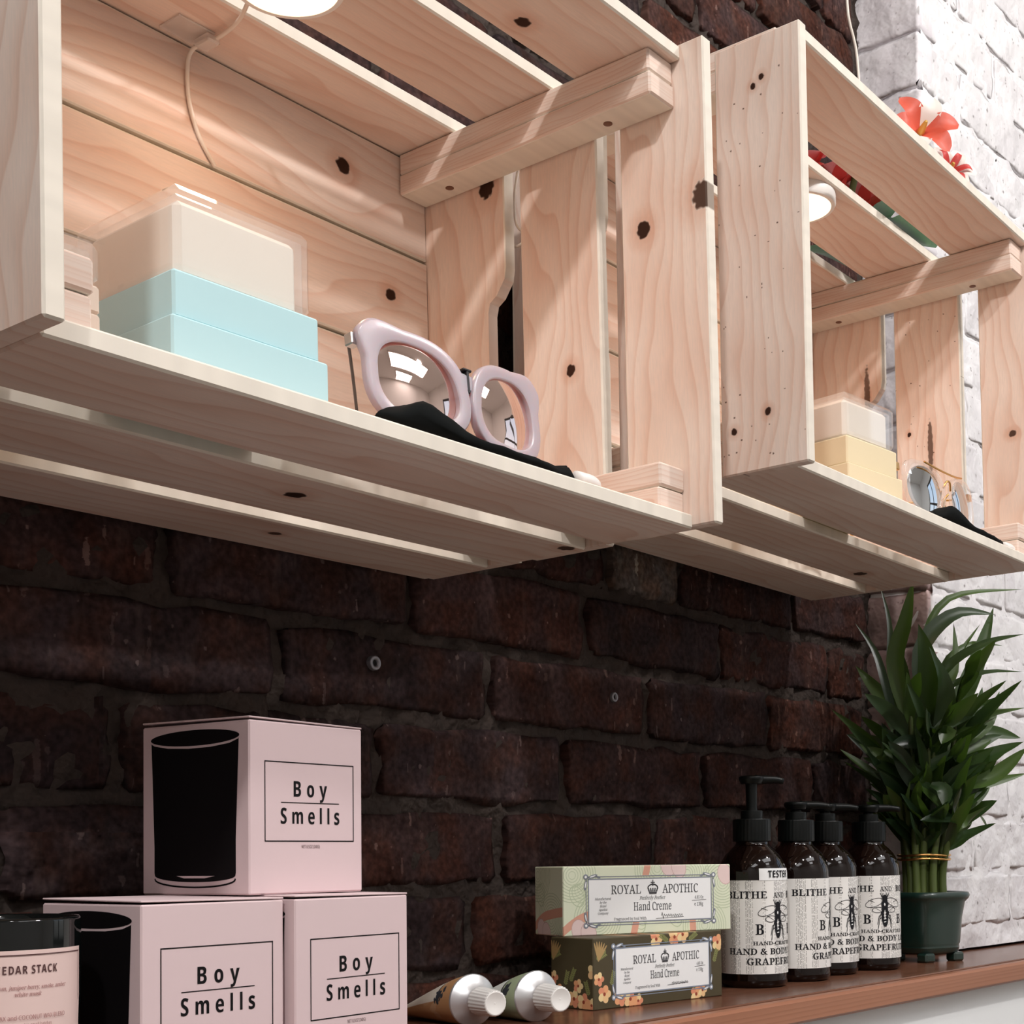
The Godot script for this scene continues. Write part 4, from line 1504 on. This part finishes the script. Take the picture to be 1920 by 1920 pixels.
# ---------------------------------------------------------------- materials
func build_materials() -> void:
	M.pines = []
	for k in 9:
		var kn := []
		if k % 3 == 0:
			kn.append([0.2 + 0.07 * k, 0.3 + 0.05 * k, 0.0035, 0])
		M.pines.append(pine(100 + k * 17, 0.45, 0.068, kn))
	M.brick = textured(brick_texture(4), 0.88, 0.25)
	M.brick.vertex_color_use_as_albedo = true
	M.brick.normal_enabled = true
	M.brick.normal_texture = normal_noise(0.02, 6.0, 8)
	M.brick.normal_scale = 1.0
	M.mortar = mat(Color8(68, 60, 56), 0.95, 0.0, 0.2)
	M.mortar.normal_enabled = true
	M.mortar.normal_texture = normal_noise(0.03, 8.0, 3)
	M.paint = textured(paint_texture(21), 0.6, 0.4)
	M.paint.vertex_color_use_as_albedo = true
	M.paint.normal_enabled = true
	M.paint.normal_texture = normal_noise(0.012, 5.0, 12)
	M.lower = mat(Color8(238, 240, 240), 0.7)
	M.floor = mat(Color8(126, 113, 102), 0.6)
	M.room = mat(Color8(242, 239, 235), 0.8)
	M.trimdark = mat(Color8(60, 56, 54), 0.5)
	M.ledge = pine(900, 3.3, 0.1635, [], 0, 1024, 96, Color8(116, 78, 60), Color8(84, 52, 39), false)
	M.ledge.roughness = 0.22
	M.ledge_edge = pine(901, 3.3, 0.02, [], 0, 1024, 48, Color8(170, 118, 92), Color8(128, 80, 58), false)
	M.ledge_edge.roughness = 0.4
	M.screw = mat(Color8(120, 82, 62), 0.6)
	M.white_plastic = mat(Color8(238, 236, 232), 0.35)
	M.puck = mat(Color8(255, 240, 220), 0.5)
	M.puck.emission_enabled = true
	M.puck.emission = Color(1.0, 0.88, 0.74)
	M.puck.emission_energy_multiplier = 2.2
	M.lamp = mat(Color.WHITE, 0.4)
	M.lamp.emission_enabled = true
	M.lamp.emission = Color(1.0, 0.96, 0.92)
	M.lamp.emission_energy_multiplier = 30.0
	M.panel = mat(Color.WHITE, 0.5)  # glowing face of the added fill panels
	M.panel.emission_enabled = true
	M.panel.emission = Color(1.0, 0.98, 0.97)
	M.panel.emission_energy_multiplier = 1.5
	M.teal = mat(Color8(184, 220, 225), 0.75)
	M.yellow = mat(Color8(229, 213, 177), 0.75)
	M.beige = mat(Color8(226, 208, 192), 0.75)
	M.wax = mat(Color8(240, 230, 216), 0.5)
	M.acrylic = pane(Color(0.98, 0.98, 0.98), 0.09)
	M.acetate = mat(Color8(184, 174, 181), 0.25)
	M.acetate.subsurf_scatter_enabled = true
	M.acetate.subsurf_scatter_strength = 0.3
	M.clearframe = pane(Color(0.97, 0.95, 0.94), 0.14)
	M.rose_mirror = mat(Color8(248, 222, 212), 0.03, 1.0)
	M.silver_mirror = mat(Color8(214, 220, 224), 0.03, 1.0)
	M.steel = mat(Color8(190, 190, 190), 0.25, 1.0)
	M.gold = mat(Color8(226, 178, 110), 0.25, 1.0)
	M.blackmetal = mat(Color8(20, 20, 22), 0.4)
	M.black_cloth = mat(Color8(22, 24, 24), 0.9, 0.0, 0.2)
	M.pink = mat(Color8(221, 198, 200), 0.62, 0.0, 0.35)
	M.ink = mat(Color8(16, 14, 16), 0.5, 0.0, 0.3)
	M.ink_black = mat(Color8(30, 30, 34), 0.6, 0.0, 0.3)
	M.ink_brown = mat(Color8(84, 52, 52), 0.6)
	M.ink_rose = mat(Color8(160, 106, 104), 0.6)
	M.ink_grey = mat(Color8(66, 66, 70), 0.6)
	M.label_pink = mat(Color8(232, 204, 198), 0.3)
	M.label_white = mat(Color8(243, 244, 244), 0.55)
	M.ornament = mat(Color8(132, 138, 148), 0.5)
	M.ornament_blue = mat(Color8(138, 148, 164), 0.5)
	M.black_glass = mat(Color8(10, 14, 14), 0.06)
	M.amber = mat(Color8(17, 7, 5), 0.05)
	M.black_plastic = mat(Color8(9, 13, 12), 0.4, 0.0, 0.35)
	M.newsprint = textured(news_print(), 0.55)
	M.green_box = textured(green_print(), 0.5)
	M.olive_box = textured(olive_print(), 0.5)
	M.tube_tan = textured(tube_print(Color8(188, 142, 100), Color8(232, 224, 210)), 0.35)
	M.tube_green = textured(tube_print(Color8(164, 178, 146), Color8(226, 230, 224)), 0.35)
	M.alu = mat(Color8(226, 228, 230), 0.38, 0.75)
	M.glaze = mat(Color8(11, 42, 34), 0.10)
	M.glaze.clearcoat_enabled = true
	M.gravel = mat(Color8(150, 104, 60), 0.7)
	M.stem = mat(Color8(74, 88, 40), 0.5)
	M.leaves = [mat(Color8(40, 62, 28), 0.42), mat(Color8(62, 84, 36), 0.42), mat(Color8(32, 50, 30), 0.38)]
	for m in M.leaves:
		m.backlight_enabled = true
		m.backlight = Color(0.25, 0.35, 0.10)
	M.petal_red = mat(Color8(196, 40, 34), 0.5)
	M.petal_orange = mat(Color8(212, 84, 60), 0.5)
	M.petal_white = mat(Color8(240, 226, 218), 0.5)
	M.gold_petal = mat(Color8(220, 170, 80), 0.6)
	M.bright_leaf = mat(Color8(40, 128, 62), 0.45)
	for k in ["petal_red", "petal_orange", "petal_white", "bright_leaf"]:
		M[k].backlight_enabled = true
		M[k].backlight = Color(0.4, 0.4, 0.4)
	M.cable = mat(Color8(236, 226, 214), 0.5)
	M.clip = pane(Color(0.95, 0.92, 0.90), 0.35)
	M.anchor = mat(Color8(150, 150, 156), 0.4, 0.6)
	M.anchor_hole = mat(Color8(20, 18, 18), 0.8)


func _ready() -> void:
	# camera
	var cam := Camera3D.new()
	cam.name = "camera"
	cam.projection = Camera3D.PROJECTION_FRUSTUM
	cam.near = 0.05
	cam.far = 30.0
	cam.size = 0.05 * 1920.0 / F
	cam.frustum_offset = Vector2((960.0 - CX) / F, (CY - 960.0) / F) * 0.05
	cam.transform = Transform3D(Basis(CR, CU, -CF), EYE)
	add_child(cam)
	cam.current = true
	# sky beyond the window, exposure
	var env := Environment.new()
	var sky := Sky.new()
	var sm := ProceduralSkyMaterial.new()
	sm.sky_top_color = Color8(176, 196, 220)
	sm.sky_horizon_color = Color8(226, 230, 234)
	sm.ground_bottom_color = Color8(120, 116, 110)
	sm.ground_horizon_color = Color8(200, 200, 198)
	sm.sun_angle_max = 0.0
	sky.sky_material = sm
	env.background_mode = Environment.BG_SKY
	env.sky = sky
	env.background_energy_multiplier = 1.6
	env.ambient_light_source = Environment.AMBIENT_SOURCE_SKY
	env.tonemap_mode = Environment.TONE_MAPPER_LINEAR
	env.tonemap_exposure = 0.87
	env.sdfgi_enabled = true
	env.ssao_enabled = true
	env.ssil_enabled = true
	var we := WorldEnvironment.new()
	we.name = "environment"
	we.environment = env
	add_child(we)
	rng.seed = 20240
	noise.seed = 77
	noise.noise_type = FastNoiseLite.TYPE_SIMPLEX
	noise.frequency = 0.08
	noise.fractal_octaves = 3
	build_materials()
	# ceiling spotlights of the room, then added fill panels
	for k in 3:
		var at: Vector3 = [Vector3(-1.0, 1.30, 1.05), Vector3(0.25, 1.30, 1.25), Vector3(1.25, 1.30, 1.25)][k]
		build_lamp(at, Vector3([0.15, 0.45, 1.2][k], 0.0, 0.0), [1.6, 0.95, 1.10][k], k)
	build_fill_panel(Vector3(0.95, 1.415, 2.55), Vector2(0.6, 0.6), 0.55, 2)  # added to brighten the room walls that the mirrored lenses reflect
	for k in 2:
		build_fill_panel(Vector3(-1.2 + 2.3 * k, 1.415, 1.70), Vector2(1.2, 0.6), 0.95, k)  # pair of added panels, soft fill for crates and ledge
	# structure
	build_walls()
	build_ledge()
	# crates
	var hl := {
		"r2": pine(301, 0.309, 0.067, [[0.64, 0.26, 0.0048, 1], [0.67, 0.96, 0.0075, 0]]),
		"r1": pine(302, 0.309, 0.0675, [[0.39, 0.61, 0.0033, 1]]),
		"r0": pine(303, 0.309, 0.0845, [[0.86, 0.80, 0.0062, 1]]),
		"back2": pine(304, 0.44, 0.072, [[0.915, 0.54, 0.0040, 1], [0.6, 0.2, 0.002, 0]]),
		"back3": pine(305, 0.44, 0.069, [[0.82, 0.60, 0.0050, 1], [0.3, 0.4, 0.003, 0]]),
		"top2": pine(306, 0.44, 0.067, [[0.787, 0.24, 0.0042, 1]]),
		"bot1": pine(307, 0.44, 0.069, [[0.50, 0.55, 0.0050, 1], [0.97, 0.9, 0.005, 0]]),
	}
	build_crate(LX, "open pine crate holding a teal box and lavender sunglasses", hl, 0.0012, H + 0.0012, TP)
	var hr := {
		"l2": pine(401, 0.294, 0.067, [[0.90, 0.55, 0.0018, 1], [0.885, 0.45, 0.0018, 1], [0.13, 0.55, 0.0022, 1], [0.10, 0.15, 0.0020, 1]], 46),
		"r1": pine(402, 0.309, 0.0675, [[0.42, 0.52, 0.0024, 2], [0.47, 0.2, 0.0018, 1]], 26),
		"r0": pine(403, 0.309, 0.0845, [[0.62, 0.80, 0.0028, 2]]),
		"bot1": pine(404, 0.44, 0.069, [[0.80, 0.30, 0.0058, 0]]),
	}
	build_crate(RX, "open pine crate holding a yellow box and silver mirrored sunglasses", hr, -0.0031, H - 0.0178, TP + 0.0245)
	# things on the ledge
	build_pink_box(Vector3(0.1125, LEDGE_Y, 0.1500), -0.5, "pink candle box right behind the black glass candle")
	build_pink_box(Vector3(0.1985, LEDGE_Y, 0.1544), -3.5, "pink candle box beside the metal tubes, under the top box")
	build_pink_box(Vector3(0.1868, LEDGE_Y + PINK_H, 0.1330), -5.0, "pink candle box stacked on top of the two others")
	build_candle()
	build_tube(Vector3(0.4084, LEDGE_Y, 0.0759), -15.7, "tan creme tube with white cap beside the pink boxes", M.tube_tan)
	build_tube(Vector3(0.4500, LEDGE_Y, 0.0950), -15.0, "pale green creme tube with white cap next to the hand creme boxes", M.tube_green)
	build_creme_box(Vector3(0.5212, LEDGE_Y, 0.0866), 7.0, 0.14, 0.045, 0.0515, "olive brown floral hand creme box lying on the ledge", M.olive_box, Vector2(0.0735, 0.0265), Vector2(0.102, 0.0335), false, M.ornament_blue)
	build_creme_box(Vector3(0.5298, LEDGE_Y + 0.0515, 0.0515), 21.5, 0.15, 0.045, 0.0515, "pale green patterned hand creme box on top of the olive one", M.green_box, Vector2(0.0765, 0.0255), Vector2(0.110, 0.0325), true, M.ornament)
	build_bottle(Vector3(0.7451, LEDGE_Y, 0.0785), -12.0, "brown pump bottle with a TESTER sticker and raised pump", true, true)
	build_bottle(Vector3(0.8143, LEDGE_Y, 0.0801), 24.0, "brown pump bottle next to the bottle with the TESTER sticker", false, false)
	build_bottle(Vector3(0.8830, LEDGE_Y, 0.0702), -8.0, "brown pump bottle between two others, third from the hand creme boxes", false, false)
	build_bottle(Vector3(0.9500, LEDGE_Y, 0.0790), -33.0, "brown pump bottle standing right beside the potted plant", false, false)
	build_plant()
	# things in the crates
	build_display_box(LX * Transform3D(Basis(Vector3.UP, deg_to_rad(-1.0)), Vector3(0.0908, T, 0.2040)), "display_box", "teal two-tier box with a clear cover over a white block", 0.0290, 0.0218, 0.0820, 0.0820, 0.0916, 0.0785, M.teal, 0.0050)
	build_display_box(LX * Transform3D(Basis(Vector3.UP, deg_to_rad(0.0)), Vector3(0.0165, T, 0.2100)), "display_box", "small beige box with a clear cover in the corner of the crate", 0.0160, 0.0120, 0.0345, 0.0345, 0.0470, 0.0360, M.beige, 0.0050)
	build_display_box(RX * Transform3D(Basis(Vector3.UP, deg_to_rad(-6.5)), Vector3(0.1715, T, 0.1900)), "display_box", "pale yellow two-tier box with a clear cover over a white block", 0.0350, 0.0225, 0.0710, 0.0710, 0.0930, 0.0700, M.yellow, 0.0045)
	build_pouch(LX * Transform3D(Basis(Vector3.UP, 0.03), Vector3(0.2745, T, 0.2190)), "black cloth pouch under the lavender sunglasses", 0.156, 0.029, 0.0135)
	build_pouch(RX * Transform3D(Basis(Vector3.UP, 0.03), Vector3(0.3320, T, 0.2190)), "black cloth pouch under the silver mirrored sunglasses", 0.150, 0.029, 0.0130)
	build_glasses(LX * Transform3D(Basis(Vector3.RIGHT, -0.10), Vector3(0.2700, T + 0.0350, 0.2120)), "pale lavender cat-eye sunglasses with mirrored rose lenses", true)
	build_glasses(RX * Transform3D(Basis(Vector3.UP, -0.03) * Basis(Vector3.RIGHT, -0.08), Vector3(0.3350, T + 0.0400, 0.2000)), "clear framed round sunglasses with mirrored silver lenses", false)
	build_puck(LX * Transform3D(Basis.IDENTITY, Vector3(0.235, H - T, 0.115)), "glowing puck light above the teal box", 0.021)
	build_puck(RX * Transform3D(Basis.IDENTITY, Vector3(0.235, H - T, 0.115)), "glowing puck light above the yellow box", 0.023)
	build_flowers()
	# small details
	var yt := H - T
	cable("light_cable", "thin white cable from the puck light running down the crate back", [Vector3(0.232, yt - 0.004, 0.088), Vector3(0.245, yt - 0.004, 0.060), Vector3(0.249, yt - 0.004, 0.035), Vector3(0.2455, yt - 0.005, 0.0200), Vector3(0.2440, yt - 0.012, 0.0125), Vector3(0.2450, yt - 0.035, 0.0112), Vector3(0.2520, yt - 0.055, 0.0110), Vector3(0.2638, 0.2300, 0.0106)], 0.0013, LX)
	var clip := thing("cable_clip", "clear adhesive clip holding the white light cable", "clip", LX)
	var cm := MB.new()
	rbox(cm, Vector3(0.026, 0.0016, 0.020), 0.0005, Vector3(0.2360, yt - 0.0009, 0.0230))
	rbox(cm, Vector3(0.010, 0.0050, 0.014), 0.0012, Vector3(0.2470, yt - 0.0048, 0.0270))
	part("clip_body", cm, M.clip, clip)
	cable("cable_loop", "white cable looped on the outside of the crate", [Vector3(0.4635, 0.290, 0.0915), Vector3(0.4630, 0.275, 0.0860), Vector3(0.4630, 0.257, 0.0830), Vector3(0.4630, 0.240, 0.0850), Vector3(0.4635, 0.2300, 0.0960)], 0.0011, LX)
	cable("cable_loop", "white cable slung across the hand hold of the crate", [Vector3(0.4635, 0.236, 0.060), Vector3(0.4650, 0.2300, 0.0745), Vector3(0.4660, 0.2270, 0.0830), Vector3(0.4640, 0.2300, 0.0990)], 0.0011, LX)
	cable("wall_cable", "thin white cable hanging in the corner by the white wall", [Vector3(1.070, 0.900, 0.001), Vector3(1.0802, 0.727, 0.0), Vector3(1.091, 0.6965, 0.0), Vector3(1.1009, 0.6713, 0.0), Vector3(1.1045, 0.600, 0.001), Vector3(1.100, 0.45, 0.001)], 0.0016)
	for q in [[Vector3(0.406, -0.0608, WALL_Z + 0.0015), 0.0052, "round metal wall anchor above the pink boxes"], [Vector3(0.6758, -0.063, WALL_Z + 0.0015), 0.0042, "small round metal wall anchor above the hand creme boxes"]]:
		var an := thing("wall_anchor", q[2], "anchor", Transform3D(Basis(Vector3.RIGHT, PI / 2.0), q[0]))
		var am := MB.new()
		var r: float = q[1]
		lathe(am, [[Vector2(r, -0.004), Vector2(r, 0.0008), Vector2(r * 0.85, 0.0016), Vector2(r * 0.5, 0.0012), Vector2(r * 0.45, -0.001)]], 20)
		part("ring", am, M.anchor, an)
		var ah := MB.new()
		lathe(ah, [[Vector2(r * 0.5, -0.0005), Vector2(0, -0.0008)]], 16)
		part("hole", ah, M.anchor_hole, an)
